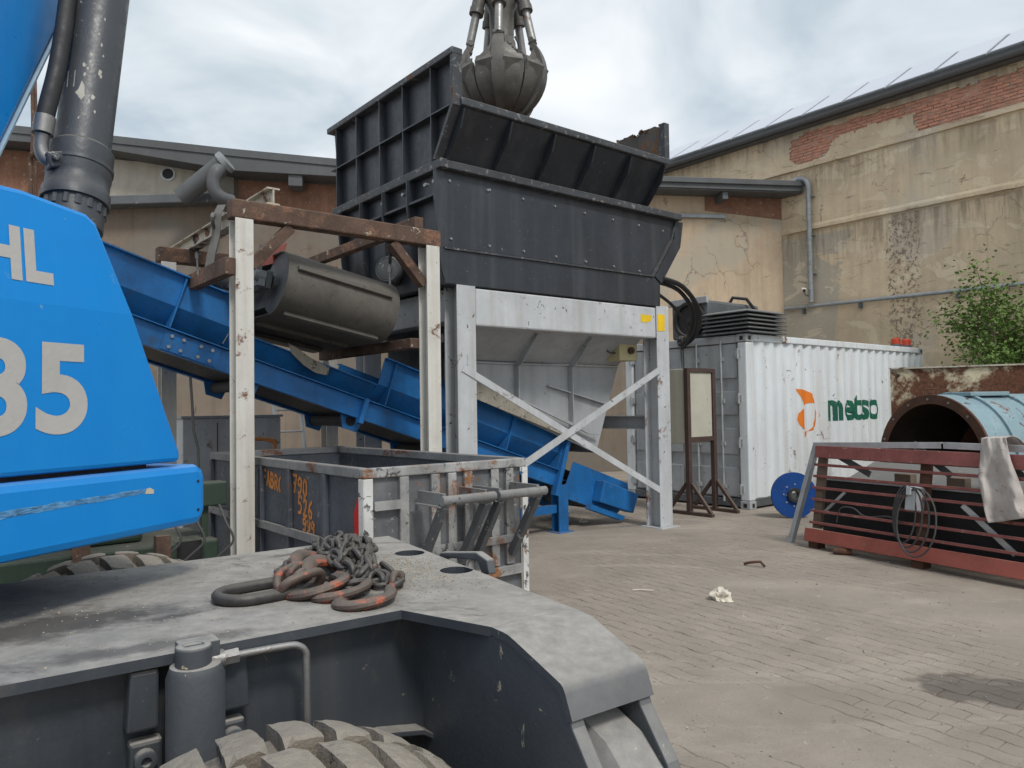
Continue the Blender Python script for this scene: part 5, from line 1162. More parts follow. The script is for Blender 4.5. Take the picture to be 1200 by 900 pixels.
# outrigger housing: two cheeks, curved cover, leg
def EAp(pts): return [ona(x, y, 1.27, XA) for x, y in pts]
def INp(pts): return [ona(x, y, .985, XA) for x, y in pts]
edge = EAp(((600, 685), (650, 706), (690, 730), (722, 757), (745, 783), (757, 800)))
curve = [(1.4515, PZ), (1.405, PZ-.001), (1.385, 1.077), (1.36, 1.070), (1.28, 1.045), (1.205, 1.021), (1.197, 1.015), (1.190, 1.003), (1.170, .956)]
def edgeA(b): return 1.236-.07*(1.4515-b)
A0, A1 = .985, 1.245
mb = MB(); mb.grid(lambda i, j: (lambda b, z: Vector((A0+(edgeA(b)-A0)*i, b, z)))(*curve[min(len(curve)-1, round(j*(len(curve)-1)))]), 6, len(curve)-1)
o = ex.part('outrigger_cover', mb, M_chas2); s_ = o.modifiers.new('t', 'SOLIDIFY'); s_.thickness = .018; s_.offset = -1; o.modifiers.new('es', 'EDGE_SPLIT').split_angle = rad(50)
for a, w in ((A0+.002, .035), (1.178, .035)):
    mb = MB(); cheek = [(b+.002, z-.016) for b, z in curve]+[(1.10, .845), (.93, .50), (.93, .30), (1.55, .30), (1.78, .45), (1.78, PZ-.024), (1.4535, PZ-.024)]
    mb.prism([(a, b, z) for b, z in cheek], (w, 0, 0)); ex.part('outrigger_cheek', mb, M_chas2, o, bev=.004)
leg = [(1.52, .96), (1.20, .845), (.60, .30), (.50, .14)]
mb = MB()
lw, lh = .145, .13; pts = [Vector((1.115, b, z)) for b, z in leg]; ringv = []
for i, p in enumerate(pts):
    d = (pts[min(i+1, 3)]-pts[max(i-1, 0)]).normalized(); s1 = Vector((1, 0, 0)); n_ = s1.cross(d).normalized()
    for t in range(12):
        w = 2*pi*t/12; cx = max(-1, min(1, 1.35*cos(w))); cy = max(-1, min(1, 1.35*sin(w))); ringv.append(p+s1*(lw/2*cx)+n_*(lh/2*cy))
mb.add(ringv, [(i*12+t, i*12+(t+1) % 12, (i+1)*12+(t+1) % 12, (i+1)*12+t) for i in range(3) for t in range(12)]+[tuple(range(12))[::-1], tuple(range(36, 48))], True)
l_ = ex.part('outrigger_leg', mb, M_chas2); l_.modifiers.new('es', 'EDGE_SPLIT').split_angle = rad(50)
mb = MB(); mb.lathe((1.115, .47, .0), (0, 0, 1), [(0, 0), (0, .2), (.03, .2), (.07, .09), (.14, .07), (.14, 0)], 20); ex.part('foot_pad', mb, M_chas2)
# tow bracket beyond the deck end
P = [ona(x, y, 1.36, XA) for x, y in ((516, 657), (524, 646), (565, 646), (578, 655), (581, 672), (572, 672), (566, 656), (535, 653))]
mb = MB(); mb.prism([(1.335, p.y, p.z) for p in P], (.03, 0, 0)); ex.part('tow_bracket', mb, M_chas2, bev=.005)
mb = MB(); mb.prism([(1.30, 2.15, .95), (1.30, 1.98, .95), (1.30, 1.98, 1.0), (1.30, 2.15, 1.055)], (.06, 0, 0)); ex.part('bracket_root', mb, M_chas2)
# lock cylinder on the side plate
bx = onb(230, 800, 1.68, XA).x; zt = onb(230, 772, 1.68, XA).z
mb = MB(); cB = 1.685
mb.lathe((bx, cB, zt-.40), (0, 0, 1), [(0, 0), (0, .058), (.365, .058), (.388, .050), (.394, .036), (.394, 0)], 28); lk = ex.part('lock_cylinder', mb, M_chas2)
mb = MB(); mb.lathe((bx-.006, cB-.008, zt-.008), (0, 0, 1), [(0, .036), (.036, .036), (.04, .032), (.04, .02), (.034, .02), (.034, 0)], 24); mb.box(bx-.03, cB-.0, zt-.008, bx+.05, cB+.05, zt+.03); ex.part('cap', mb, M_chas2, lk, bev=.004)
for s_ in (-1, 1):
    mb = MB(); x0 = bx+s_*.062; mb.prism([(x0, SB-.001, zt-.02), (x0+s_*.055, SB-.001, zt-.02), (x0+s_*.062, SB-.001, zt-.14), (x0, SB-.001, zt-.14)], (0, -.05, 0)); ex.part('mount_lug', mb, M_chas, lk, bev=.006)
    mb = MB(); mb.box(x0-.01 if s_ > 0 else x0-.055, SB-.04, zt-.24, x0+.055 if s_ > 0 else x0+.01, SB-.001, zt-.165); ml = ex.part('mount_flange', mb, M_chas, lk, bev=.008)
    xc = x0+s_*.026; mb = MB(); mb.lathe((xc, SB-.04, zt-.20), (0, -1, 0), [(0, .022), (.018, .022), (.02, .018), (.02, .01), (.008, .01), (.008, 0)], 16); ex.part('bolt', mb, M_chas2, ml)
pz = onb(300, 768, 1.68, XA); hp = [onb(x, y, 1.70, XA) for x, y in ((262, 771), (275, 768), (335, 757), (350, 757), (358, 764), (359, 780), (360, 850))]
mb = MB(); mb.tube(smooth(hp), .0085, 10); ex.part('steel_pipe', mb, M_steel, lk)
mb = MB(); d = (hp[1]-hp[0]).normalized(); mb.cyl(hp[0]-d*.01, hp[0]+d*.03, .017, n=6, smooth=False); mb.cyl(hp[0]-d*.03, hp[0], .02, n=12); ex.part('pipe_fitting', mb, M_steel, lk)

# wheels: carcass, lugs, rim
def wheel(A, B0, B1, R, lbl, seed):
    cz = R; bc = (B0+B1)/2; W_ = B1-B0
    mb = MB(); Ri = R-.030
    prof_ = [(-W_/2+.03, R*.55), (-W_/2, R*.70), (-W_/2+.005, R*.86), (-W_/2+.04, Ri-.01), (0, Ri), (W_/2-.04, Ri-.01), (W_/2-.005, R*.86), (W_/2, R*.70), (W_/2-.03, R*.55)]
    mb.lathe((A, bc, cz), (0, 1, 0), prof_, 56); w = ex.part('wheel', mb, M_tyre, label=lbl)
    mb = MB(); mb.lathe((A, bc, cz), (0, 1, 0), [(-W_/2+.04, R*.56), (-W_/2+.07, R*.5), (-W_/2+.10, R*.3), (-W_/2+.05, R*.18), (-W_/2+.05, 0)], 28); ex.part('rim', mb, M_chas, w)
    NL = 32; rs = random.Random(seed); meshes = []
    for side in (-1, 1):
        for va in range(3):
            mb = MB(); y0, y1 = (side*.012, side*(W_/2-.005)); n = 6; top = []; bot = []
            da = 2*pi/NL
            def pt(f, g, r): # f across 0..1, g around -1..1
                sk_ = .16*da*f; yy = y0+(y1-y0)*f; a = g*da*(.37-.03*f)+sk_+(.002*rs.uniform(-1, 1)); rr = r-(.022*f*f if r > R-.03 else 0)
                return Vector((rr*sin(a), yy, rr*cos(a)))
            nf, ng = 7, 4; vs = []
            for j in range(nf+1):
                for i in range(ng+1):
                    g = -1+2*i/ng; edge = (abs(g) > .95 or j in (0, nf)); vs.append(pt(j/nf, g*.96, R-(.0025 if edge else 0)+rs.uniform(-.001, .0008)-(.012 if (j in (0, nf) and abs(g) > .95 and rs.random() < .4) else 0)))
            k0 = len(vs); 
            for j in range(nf+1):
                for i in range(ng+1): vs.append(pt(j/nf, (-1+2*i/ng)*1.0, Ri-.03))
            fs = [(j*(ng+1)+i, j*(ng+1)+i+1, (j+1)*(ng+1)+i+1, (j+1)*(ng+1)+i) for j in range(nf) for i in range(ng)]
            per = [i for i in range(ng+1)]+[j*(ng+1)+ng for j in range(1, nf+1)]+[nf*(ng+1)+i for i in range(ng-1, -1, -1)]+[j*(ng+1) for j in range(nf-1, 0, -1)]
            fs += [(per[i], per[(i+1) % len(per)], k0+per[(i+1) % len(per)], k0+per[i]) for i in range(len(per))]
            mb.add(vs, fs, False); me = ex.mesh(mb, Vector((0, 0, 0))); me.materials.append(M_tyre); me.name = 'lug'; meshes.append(me)
    for k in range(NL):
        for s_ in (0, 1):
            o = bpy.data.objects.new('lug', meshes[s_*3+rs.randrange(3)]); COL.objects.link(o); o.parent = w
            a = 2*pi*(k+(.5 if s_ else 0))/NL; o.location = Vector((A, bc, cz))-ex.base; o.rotation_euler = (0, a, 0)
    return w
wheel(.44, 1.12, 1.46, .507, 'dusty tyre in front of the chassis side', 3)
wheel(.43, 2.83, 3.16, .545, 'dusty tyre half hidden behind the deck', 8)
wheel(-1.55, 1.12, 1.46, .53, 'rear tyre of the chassis', 4); 

# superstructure: frame turned 69 degrees
YA = 69; TT = 1.703
sx = Frame('x', None, None, (0, 0, 0), YA)
def yp(name, mb, m, parent=None, bev=0., **k):
    A6, B6 = axes(YA); mb.v = [loc(A6*v.x+B6*v.y+Vector((0, 0, v.z)), XA) for v in mb.v]; return ex.part(name, mb, m, parent, bev, **k)
S0 = -1.0
lower = [(S0, 1.222), (1.80, 1.247), (1.825, 1.262), (1.83, 1.29), (1.83, 1.385), (1.822, 1.41), (1.80, 1.425), (S0, 1.425)]
mb = MB(); mb.prism([(s_, TT, z) for s_, z in lower], (0, 2.1, 0)); lowp = yp('counterweight_skirt', mb, M_xblue, bev=.022)
upper = [(S0, 1.438), (1.735, 1.438), (1.735, 1.465), (1.47, 2.085), (1.44, 2.105), (1.27, 2.122), (1.05, 2.115), (S0, 2.115)]
FZ_ = 1.85
def tl(z): return TT+.008+max(0, z-FZ_)*.09          # the panel folds back above this line
out_ = [(S0, 1.438), (1.735, 1.438), (1.735, 1.465), (1.570, FZ_), (1.47, 2.085), (1.44, 2.105), (1.27, 2.122), (1.05, 2.115), (S0, 2.115), (S0, FZ_)]
n_ = len(out_); fr_ = [Vector((s_, tl(z), z)) for s_, z in out_]; bk_ = [Vector((s_, TT+.9, z)) for s_, z in out_]
mb = MB(); mb.add(fr_+bk_, [(0, 1, 2, 3, 9), (9, 3, 4, 5, 6, 7, 8), tuple(range(n_, 2*n_))]+[(i, n_+i, n_+(i+1) % n_, (i+1) % n_) for i in range(n_)]); upp = yp('side_panel', mb, M_xblue, bev=.012)
mb = MB(); mb.prism([(s_, TT+.05, z) for s_, z in ((S0, 1.42), (1.65, 1.42), (1.65, 1.46), (S0, 1.46))], (0, 1.9, 0)); yp('shadow_gap', mb, M_black)
mb = MB(); mb.prism([(s_, TT+1.25, z) for s_, z in upper], (0, .85, 0)); yp('side_panel', mb, M_xblue, bev=.012)
mb = MB(); mb.prism([(S0+.1, TT+.92, 1.45), (1.2, TT+.92, 1.45), (1.1, TT+.92, 1.95), (S0+.1, TT+.92, 1.95)], (0, .32, 0)); yp('turntable_frame', mb, M_dkgrey)
mb = MB(); mb.cyl((.2, TT+.7, PZ), (.2, TT+.7, 1.24), .5, n=32); yp('slew_ring', mb, M_dkgrey)
for t_, lo_, hi_, x0, x1 in (('MHL', 1.898, 2.027, None, 1.333), ('335', 1.532, 1.760, None, 1.424)):
    vs, fs = text2d(t_, .045 if t_ == 'MHL' else .030); w = max(v[0] for v in vs)-min(v[0] for v in vs); h = max(v[1] for v in vs)-min(v[1] for v in vs)
    ww = (hi_-lo_)*w/h*(.86 if t_ == 'MHL' else 1.05); vs = fit(vs, x1-ww, x1, lo_, hi_)
    mb = MB(); mb.add([(a, tl(b)-.0014, b) for a, b in vs], fs); yp('lettering', mb, M_letter, upp)
# long scratch and screw holes on the skirt
mb = MB(); rs = random.Random(2)
for k in range(9):
    z0, z1 = 1.336+.0024*k, 1.362+.0012*k; n_ = 40; P = []
    for i in range(n_+1): s_ = .9+(1.612-.02*rs.random()-.9)*i/n_; P.append((s_, z0+(z1-z0)*i/n_+.0016*rs.uniform(-1, 1)))
    for i in range(n_): mb.add([(P[i][0], TT-.0007, P[i][1]-.0012), (P[i+1][0], TT-.0007, P[i+1][1]-.0012), (P[i+1][0], TT-.0007, P[i+1][1]+.0012), (P[i][0], TT-.0007, P[i][1]+.0012)], [(0, 1, 2, 3)])
yp('scratch', mb, mat('scratch_pale', (.12, .33, .60), .7, var=.5, scale=30), lowp)
mb = MB(); mb.prism([(1.600, TT-.0012, 1.358), (1.628, TT-.0012, 1.356), (1.630, TT-.0012, 1.366), (1.615, TT-.0012, 1.374), (1.602, TT-.0012, 1.371)], (0, .0008, 0)); yp('chip', mb, M_rustcream, lowp)
for z in (1.29, 1.375):
    mb = MB(); mb.cyl((1.795, TT-.0015, z), (1.795, TT+.001, z), .0048, n=10); yp('screw_hole', mb, M_black, lowp)

# boom cylinder, hose and boom
def W(x, y, Y): p = EYEV+ray(x, y)*Y; return loc(p, XA)
c0, c1 = W(88, 240, 2.75), W(121, -10, 3.0); d = (c1-c0).normalized(); c1 = c0+d*2.6
def along(x): return c0+d*x
u1_ = (W(97, 165, 2.79)-c0).length
mb = MB(); mb.lathe(c0, d, [(-.1, 0), (-.1, .10), (.0, .10), (.0, .112), (.045, .112), (.055, .105), (.10, .105), (.11, .108), (.215, .108), (.225, .098), (.23, .094), (2.6, .094), (2.6, 0)], 40); cy = ex.part('boom_cylinder', mb, M_cyl)
mb = MB(); mb.lathe(c0, d, [(.135, .1085), (.137, .112), (.15, .112), (.152, .1085)], 40); ex.part('gland_ring', mb, M_cyl, cy)
for k in range(16):
    a = d.orthogonal().normalized(); b = d.cross(a); t = 2*pi*k/16; p = c0+a*(.092*cos(t))+b*(.092*sin(t)); mb = MB(); mb.cyl(p-d*.04, p-d*.005, .014, n=8); ex.part('bolt', mb, M_cyl, cy)
rd = c0-d*.1; mb = MB(); mb.cyl(rd, rd-d*.45, .055, n=20); ex.part('piston_rod', mb, M_steel, cy)
hpx = [((82, -20), 2.9), ((78, 10), 2.85), ((74, 40), 2.8), ((66, 85), 2.75), ((57, 120), 2.71), ((52, 141), 2.69)]
mb = MB(); mb.tube(smooth([W(*p, Y) for p, Y in hpx]), .030, 14); ex.part('hydraulic_hose', mb, M_black, cy)
mb = MB(); p, q_ = W(53, 137, 2.69), W(50, 157, 2.68); mb.cyl(p, q_, .034, n=16); mb.tube(smooth([q_, W(48, 170, 2.68), W(50, 181, 2.68), W(57, 188, 2.69), W(70, 191, 2.72)]), .024, 12); ex.part('hose_fitting', mb, M_steel, cy)
mb = MB(); p, q_ = W(54, 189, 2.67), W(80, 188, 2.72); mb.bar(p, q_, .06, .055); mb.cyl(W(66, 184, 2.65), W(66, 184, 2.72), .015, n=8); ex.part('flange_block', mb, M_cyl, cy, bev=.008)
mb = MB(); st_ = [ (W(80, 83, 2.79), .0)]
def patch(px, Yd, m, name='paint_chip'):
    # worn paint flakes lying on the round of the cylinder
    P = []
    for x, y in px:
        w0 = loc(EYEV, XA); r_ = W(x, y, 1.)-w0; o_ = w0-c0; a_ = r_-d*r_.dot(d); b_ = o_-d*o_.dot(d); R2 = .0946
        qa, qb, qc = a_.dot(a_), 2*a_.dot(b_), b_.dot(b_)-R2*R2; disc = qb*qb-4*qa*qc
        if disc < 0: return
        P.append(w0+r_*((-qb-sqrt(disc))/(2*qa)))
    mb = MB(); mb.add(P, [tuple(range(len(P)))]); ex.part(name, mb, m, cy)
M_flake = mat('pale_flake', (.42, .40, .34), .7, var=.2)
patch([(79.5, 83), (89, 82), (87, 101), (78, 102)], 0, mat('worn_sticker', (.30, .30, .29), .6), 'sticker')
patch([(96, 94), (99, 100), (99, 112), (95, 117), (88, 108), (92, 104)], 0, M_flake)
rf_ = random.Random(31)
for x, y, r in ((103, 80, 2.2), (106, 72, 2), (107, 64, 2.2), (99, 76, 2.4), (117, 85, 3), (118, 90, 2.2), (119, 53, 2), (121, 66, 1.6), (109, 114, 2.8), (104, 118, 2), (111, 131, 1.6), (99, 87, 2.), (123, 23, 1.5), (116, 40, 1.4), (100, 181, 1.7), (113, 195, 1.6)):
    patch([(x+r*rf_.uniform(.5, 1.1)*cos(t), y+r*1.3*rf_.uniform(.5, 1.2)*sin(t)) for t in [2*pi*k/7 for k in range(7)]], 0, M_flake)
# boom: box section rising towards the grab, then the stick
P0 = W(0, 173, 2.55); P1w = Vector((-1.25, 7.4, 9.9)); dirw = None
q1 = W(72, 25, 3.0); bd = (q1-P0).normalized(); Lb = 9.2
side = bd.cross(Vector((0, 0, 1))).normalized(); upb = side.cross(bd).normalized()
if side.dot(W(200, 100, 3)-W(0, 100, 3)) < 0: side = -side
def BP(t, s_, n_): return P0+bd*t+side*s_+upb*n_
# side nearest the camera is the flat blue web
sgn = 1 if upb.dot(W(0, 0, 3)-W(60, 60, 3)) > 0 else -1
hB = .62
mb = MB(); mb.add([BP(t, s_, sgn*n_) for t in (-1.3, 5.5) for s_, n_ in ((0, 0), (-.42, 0), (-.42, hB), (0, hB))], [(0, 1, 2, 3), (7, 6, 5, 4), (0, 4, 5, 1), (1, 5, 6, 2), (2, 6, 7, 3), (3, 7, 4, 0)]); bo = ex.part('boom', mb, M_xblue, bev=.02)
mb = MB(); mb.add([BP(t, s_, sgn*n_) for t in (-1.3, 5.5) for s_, n_ in ((.006, -.012), (-.43, -.012), (-.43, -.0015), (.006, -.0015))], [(0, 1, 2, 3), (7, 6, 5, 4), (0, 4, 5, 1), (1, 5, 6, 2), (2, 6, 7, 3), (3, 7, 4, 0)]); ex.part('boom_flange', mb, mat('dusty_blue_edge', (.30, .42, .52), .6), bo, bev=.002)
tip = BP(5.3, -.2, sgn*.3); gtop = loc(A_*gr0.x+B_*gr0.y, XA)+Vector((0, 0, gr0.z+2.35))
knee = Vector((gtop.x, gtop.y, gtop.z))
mb = MB(); mb.bar(tip, gtop+Vector((0, 0, .25)), .30, .42); ex.part('stick', mb, M_xblue, bev=.02)
mb = MB(); mb.bar(gtop+Vector((0, 0, -.12)), gtop+Vector((0, 0, .25)), .14, .2, (1, 0, 0)); ex.part('grab_yoke', mb, M_dkgrey)

# ================================================================== chain sling lying on the deck
cs = Frame('chain_sling', 'four leg lifting chain with worn orange hooks heaped on the chassis deck', 'chain', tuple(xz(380, 685)), XA)
DZ = PZ+.001
def dp_(x, y, h=0.): p = xz(x, y, PZ+h); return Vector((p.x, p.y, PZ+h))
# master link
c_ = dp_(306, 702); e1 = (dp_(356, 690)-dp_(260, 708)); L_ = e1.length; e1.normalize(); e2 = Vector((-e1.y, e1.x, 0))
def oval(c, a, b, hl, hw, n=28):
    P = []
    for i in range(n):
        t = 2*pi*i/n; P.append(c+a*(hl-hw)*(1 if cos(t) > 0 else -1)*min(1, abs(cos(t))*4)+a*(hw*cos(t))+b*(hw*sin(t)))
    return P
mb = MB(); c_ = (dp_(356, 690)+dp_(260, 708))/2; mb.tube(oval(c_+Vector((0, 0, .0155)), e1, (e2+Vector((0, 0, .0))).normalized(), L_*.53, .075), .0155, 14, True); cs.part('master_link', mb, M_chain)
mb = MB(); c2 = dp_(345, 680, .03); mb.tube(oval(c2+Vector((0, 0, .0)), (e1+e2*.35+Vector((0, 0, .12))).normalized(), (Vector((0, 0, 1))+e2*.9).normalized(), .062, .040, 20), .0125, 12, True); cs.part('coupling_link', mb, M_hook)
mb = MB(); mb.tube(oval(dp_(352, 687, .028), (e1-e2*.1+Vector((0, 0, .2))).normalized(), (Vector((0, 0, 1))-e2*.6).normalized(), .06, .036, 20), .0125, 12, True); cs.part('coupling_link', mb, M_hook)
def hook(px0, px1, lift, roll, size, k):
    """clevis hook: thick flat-sided curve tapering to the point, with an eye at the shank"""
    a = dp_(*px0, lift); b = dp_(*px1, lift*.7); f = (b-a); L_ = f.length; f.normalize(); s1 = Vector((-f.y, f.x, 0)); s1 = (s1*cos(roll)+Vector((0, 0, 1))*sin(roll)).normalized(); n3 = f.cross(s1)
    path = [(0, .0, .55), (.18, .02, .75), (.36, .12, .9), (.52, .19, 1.), (.70, .20, 1.08), (.86, .12, 1.15), (.95, -.04, 1.2), (.90, -.22, 1.15), (.74, -.33, 1.), (.56, -.34, .8), (.42, -.28, .55), (.36, -.22, .35)]
    mb = MB(); P = [a+f*(x*L_)+s1*(y*L_) for x, y, r in path]; R_ = [size*r for x, y, r in path]
    n = 10; vs = []; pts = []; rr = []
    for i in range(len(P)-1):
        for j in range(3):
            t = j/3; pts.append(P[i].lerp(P[i+1], t)); rr.append(R_[i]+(R_[i+1]-R_[i])*t)
    pts.append(P[-1]); rr.append(R_[-1])
    for it in range(2): pts = [pts[0]]+[(pts[i-1]+pts[i]*2+pts[i+1])/4 for i in range(1, len(pts)-1)]+[pts[-1]]
    mb.tube(pts, rr, 10)
    for i in range(len(pts)):              # forged hooks are flatter than round bar
        for q in range(10):
            v = mb.v[i*10+q]; e = v-pts[i]; mb.v[i*10+q] = pts[i]+e*1.12-n3*(e.dot(n3)*.45)
    o = cs.part('hook', mb, M_hook)
    mb = MB(); mb.tube([a-f*.012+f*(.024*cos(t))+n3*(.024*sin(t)) for t in [2*pi*i/14 for i in range(14)]], .011, 10, True); cs.part('hook_eye', mb, M_hook, o); return o
hook((352, 678), (402, 662), .045, .5, .021, 0)
hook((344, 672), (382, 655), .045, .5, .019, 4)
hook((402, 668), (364, 697), .030, .2, .017, 1)
hook((436, 676), (385, 702), .020, .15, .0165, 2)
hook((462, 684), (415, 712), .018, .10, .017, 3)
# links: one mesh, many link objects heaped on a mound
rc = .0085
mb = MB(); mb.tube(oval(Vector((0, 0, 0)), Vector((1, 0, 0)), Vector((0, 1, 0)), .030, .0185, 18), rc, 8, True)
lme = cs.mesh(mb, Vector((0, 0, 0))); lme.materials.append(M_chain); lme.name = 'link'
rs = random.Random(21)
def link(p, fdir, roll):
    o = bpy.data.objects.new('link', lme); COL.objects.link(o); o.parent = cs.empty(); o.location = p-cs.base
    q_ = Vector(fdir).to_track_quat('X', 'Z'); o.rotation_mode = 'QUATERNION'
    from mathutils import Quaternion
    o.rotation_quaternion = q_ @ Quaternion((1, 0, 0), roll)
def run(P, jit=.006, seed=1):
    rr_ = random.Random(seed); pts = []
    for i in range(len(P)-1):
        a, b = P[i], P[i+1]; n_ = max(1, int((b-a).length/.012))
        for j in range(n_): pts.append(a.lerp(b, j/n_))
    pts.append(P[-1]); acc = 0; last = pts[0]; k = 0
    for i in range(1, len(pts)):
        acc += (pts[i]-pts[i-1]).length
        if acc > .040:
            link((last+pts[i])/2+Vector((rr_.gauss(0, jit), rr_.gauss(0, jit), abs(rr_.gauss(0, jit*.5)))), pts[i]-last, (0.3 if k % 2 else 1.75)+rr_.gauss(0, .35)); last = pts[i]; acc = 0; k += 1
m0 = xz(405, 668); hz = .062
def mound(x, y, extra=0.):
    p = xz(x, y); r = sqrt(((p.x-m0.x)/.17)**2+((p.y-m0.y)/.24)**2); return Vector((p.x, p.y, PZ+.012+hz*max(0, 1-r*r)*.85+extra))
run([mound(*k) for k in ((355, 668), (370, 655), (385, 668), (400, 655), (418, 665), (432, 672), (440, 685), (455, 690))], seed=1)
run([mound(*k, .015) for k in ((372, 672), (385, 660), (400, 672), (415, 660), (410, 645), (395, 650), (402, 665), (425, 680), (435, 690))], seed=2)
run([mound(*k, .02) for k in ((380, 668), (395, 660), (410, 668), (400, 678), (388, 672), (398, 650), (415, 656), (428, 672))], seed=3)
run([mound(*k) for k in ((415, 690), (425, 680), (420, 668), (405, 682), (392, 688), (410, 695), (430, 690), (448, 682), (458, 688))], seed=4)
run([mound(*k) for k in ((345, 662), (335, 668), (330, 673), (338, 678))], seed=5)
run([mound(*k, .02) for k in ((390, 655), (378, 650), (372, 660), (388, 676), (404, 684), (420, 690), (436, 680), (430, 660), (412, 650))], seed=6)
run([mound(*k, .028) for k in ((398, 662), (408, 670), (400, 676), (392, 668), (404, 660))], seed=7)
run([mound(*k) for k in ((452, 678), (462, 680), (468, 690), (460, 694))], seed=8)
# ================================================================== scrap heap at the right
ZA = -62.3
RB = onz(945, 641, 0, ZA).y; RX = onz(945, 641, 0, ZA).x       # foot line of the red frame
rf = Frame('red_steel_frame', 'red primed steel rail frame leaning on the scrap at the right', 'frame', (RX+1.5, RB, 0), ZA)
LEAN = .16
def RF(x, z, dy=0.): return Vector((RX+x, RB+LEAN*z+dy, z))
RLN = 3.1; RT = 1.10
mb = MB(); mb.channel(RF(0, .14), RF(RLN, .14), .10, .14, (0, LEAN, 1), .014, -1); rf.part('bottom_rail', mb, mat('red_rail_bright', (.37, .10, .075), .55, var=.2, chips=.2, chipcol=(.25, .14, .1), dust=.4, dustcol=(.40, .25, .2)), bev=.004)
mb = MB(); mb.channel(RF(.05, RT-.06), RF(RLN, RT-.06), .10, .13, (0, LEAN, 1), .014, -1); rf.part('top_rail', mb, M_redst, bev=.004)
for k in range(6):
    z = .275+k*.125; mb = MB(); mb.bar(RF(.03, z), RF(RLN, z), .05, .028, (0, LEAN, 1)); rf.part('rail', mb, M_redst, bev=.003)
for x in (.09, 1.30, 2.5):
    mb = MB(); mb.bar(RF(x, .21, .045), RF(x, RT-.13, .045), .10, .05, (0, 1, 0)); rf.part('upright', mb, M_rustdk if x > 1 else M_wood, bev=.004)
    mb = MB(); mb.box(RX+x-.06, RB+.0, 0, RX+x+.06, RB+.12, .068); rf.part('foot', mb, M_rustdk)
# galvanised angle frame behind it
gf2 = Frame('galvanised_angle_frame', 'galvanised angle iron frame leaning behind the red rails', 'frame', (RX+.2, RB+.2, 0), ZA)
f0 = onb(925, 637, RB+.06, ZA); f0.z = .0; t0 = onb(956, 519, RB+.20, ZA)
mb = MB(); mb.bar(f0, t0, .055, .012, (0, 1, 0)); mb.bar(f0+Vector((.022, .03, 0)), t0+Vector((.022, .03, 0)), .012, .05, (0, 1, 0)); gf2.part('angle_post', mb, M_galv)
e0, e1 = onb(1104, 519, RB+.26, ZA), onb(1200, 523, RB+.26, ZA)
mb = MB(); mb.bar(t0, e0, .05, .012); mb.bar(t0+Vector((0, -.022, -.028)), e0+Vector((0, -.022, -.028)), .008, .05); gf2.part('angle_rail', mb, M_galv)
mb = MB(); mb.bar(e0+Vector((.02, .01, .0)), e1+(e1-e0)*.7, .05, .012); mb.bar(e0+Vector((.02, -.012, -.028)), e1+(e1-e0)*.7+Vector((0, -.022, -.028)), .008, .05); gf2.part('angle_rail', mb, M_galv)
for a, b in (((972, 528), (1020, 556)), ((1070, 520), (1115, 558)), ((1155, 520), (1200, 560))):
    p, q_ = onb(*a, RB+.26, ZA), onb(*b, RB+.30, ZA); mb = MB(); mb.bar(p, q_, .07, .01, (0, 1, 0)); gf2.part('brace', mb, M_dkgrey)
p, q_ = onb(1128, 592, RB+.1, ZA), onb(1190, 650, RB+.12, ZA); mb = MB(); mb.bar(p, q_, .05, .012, (0, 1, 0)); gf2.part('brace', mb, M_galv)
p, q_ = onb(990, 577, RB+.12, ZA), onb(960, 606, RB+.12, ZA); mb = MB(); mb.bar(p, q_, .03, .012, (0, 1, 0)); gf2.part('brace', mb, M_galv)
# dark trough with galvanised edge behind the rails
bt = Frame('black_trough', 'long black trough with a galvanised edge behind the red rails', 'trough', (RX+1.6, RB+.6, 0), ZA)
x0, x1, y0, y1 = RX-.05, RX+3.0, RB+.33, RB+1.0; z1 = .72
for nm, b_ in (('front_wall', (x0, y0, .02, x1, y0+.02, z1)), ('back_wall', (x0, y1-.02, .02, x1, y1, z1)), ('end_wall', (x0, y0+.021, .02, x0+.02, y1-.021, z1)), ('end_wall', (x1-.02, y0+.021, .02, x1, y1-.021, z1)), ('floor', (x0+.021, y0+.021, .0, x1-.021, y1-.021, .05))):
    mb = MB(); mb.box(*b_); bt.part(nm, mb, M_black)
mb = MB(); mb.box(x0, y0-.03, z1+.001, x1, y0+.05, z1+.03); bt.part('edge_strip', mb, M_galv, bev=.004)
mb = MB(); mb.prism([(x0+.3, y0+.06, z1+.02), (x1, y0+.06, z1+.02), (x1, y0+.5, z1+.18), (x0+.3, y0+.5, z1+.18)], (0, 0, .012)); bt.part('cover_sheet', mb, M_dkgrey)
for i, x in enumerate((.95, 1.5)):
    tb = Frame('timber_block', ['short timber block on the trough edge, left of the junction box', 'short timber block on the trough edge, right of the junction box'][i], 'timber', (RX+x, RB+.40, z1+.03), ZA)
    mb = MB(); mb.box(RX+x-.09, RB+.32, z1+.031, RX+x+.09, RB+.42, z1+.13); tb.single(mb, M_wood, .006)
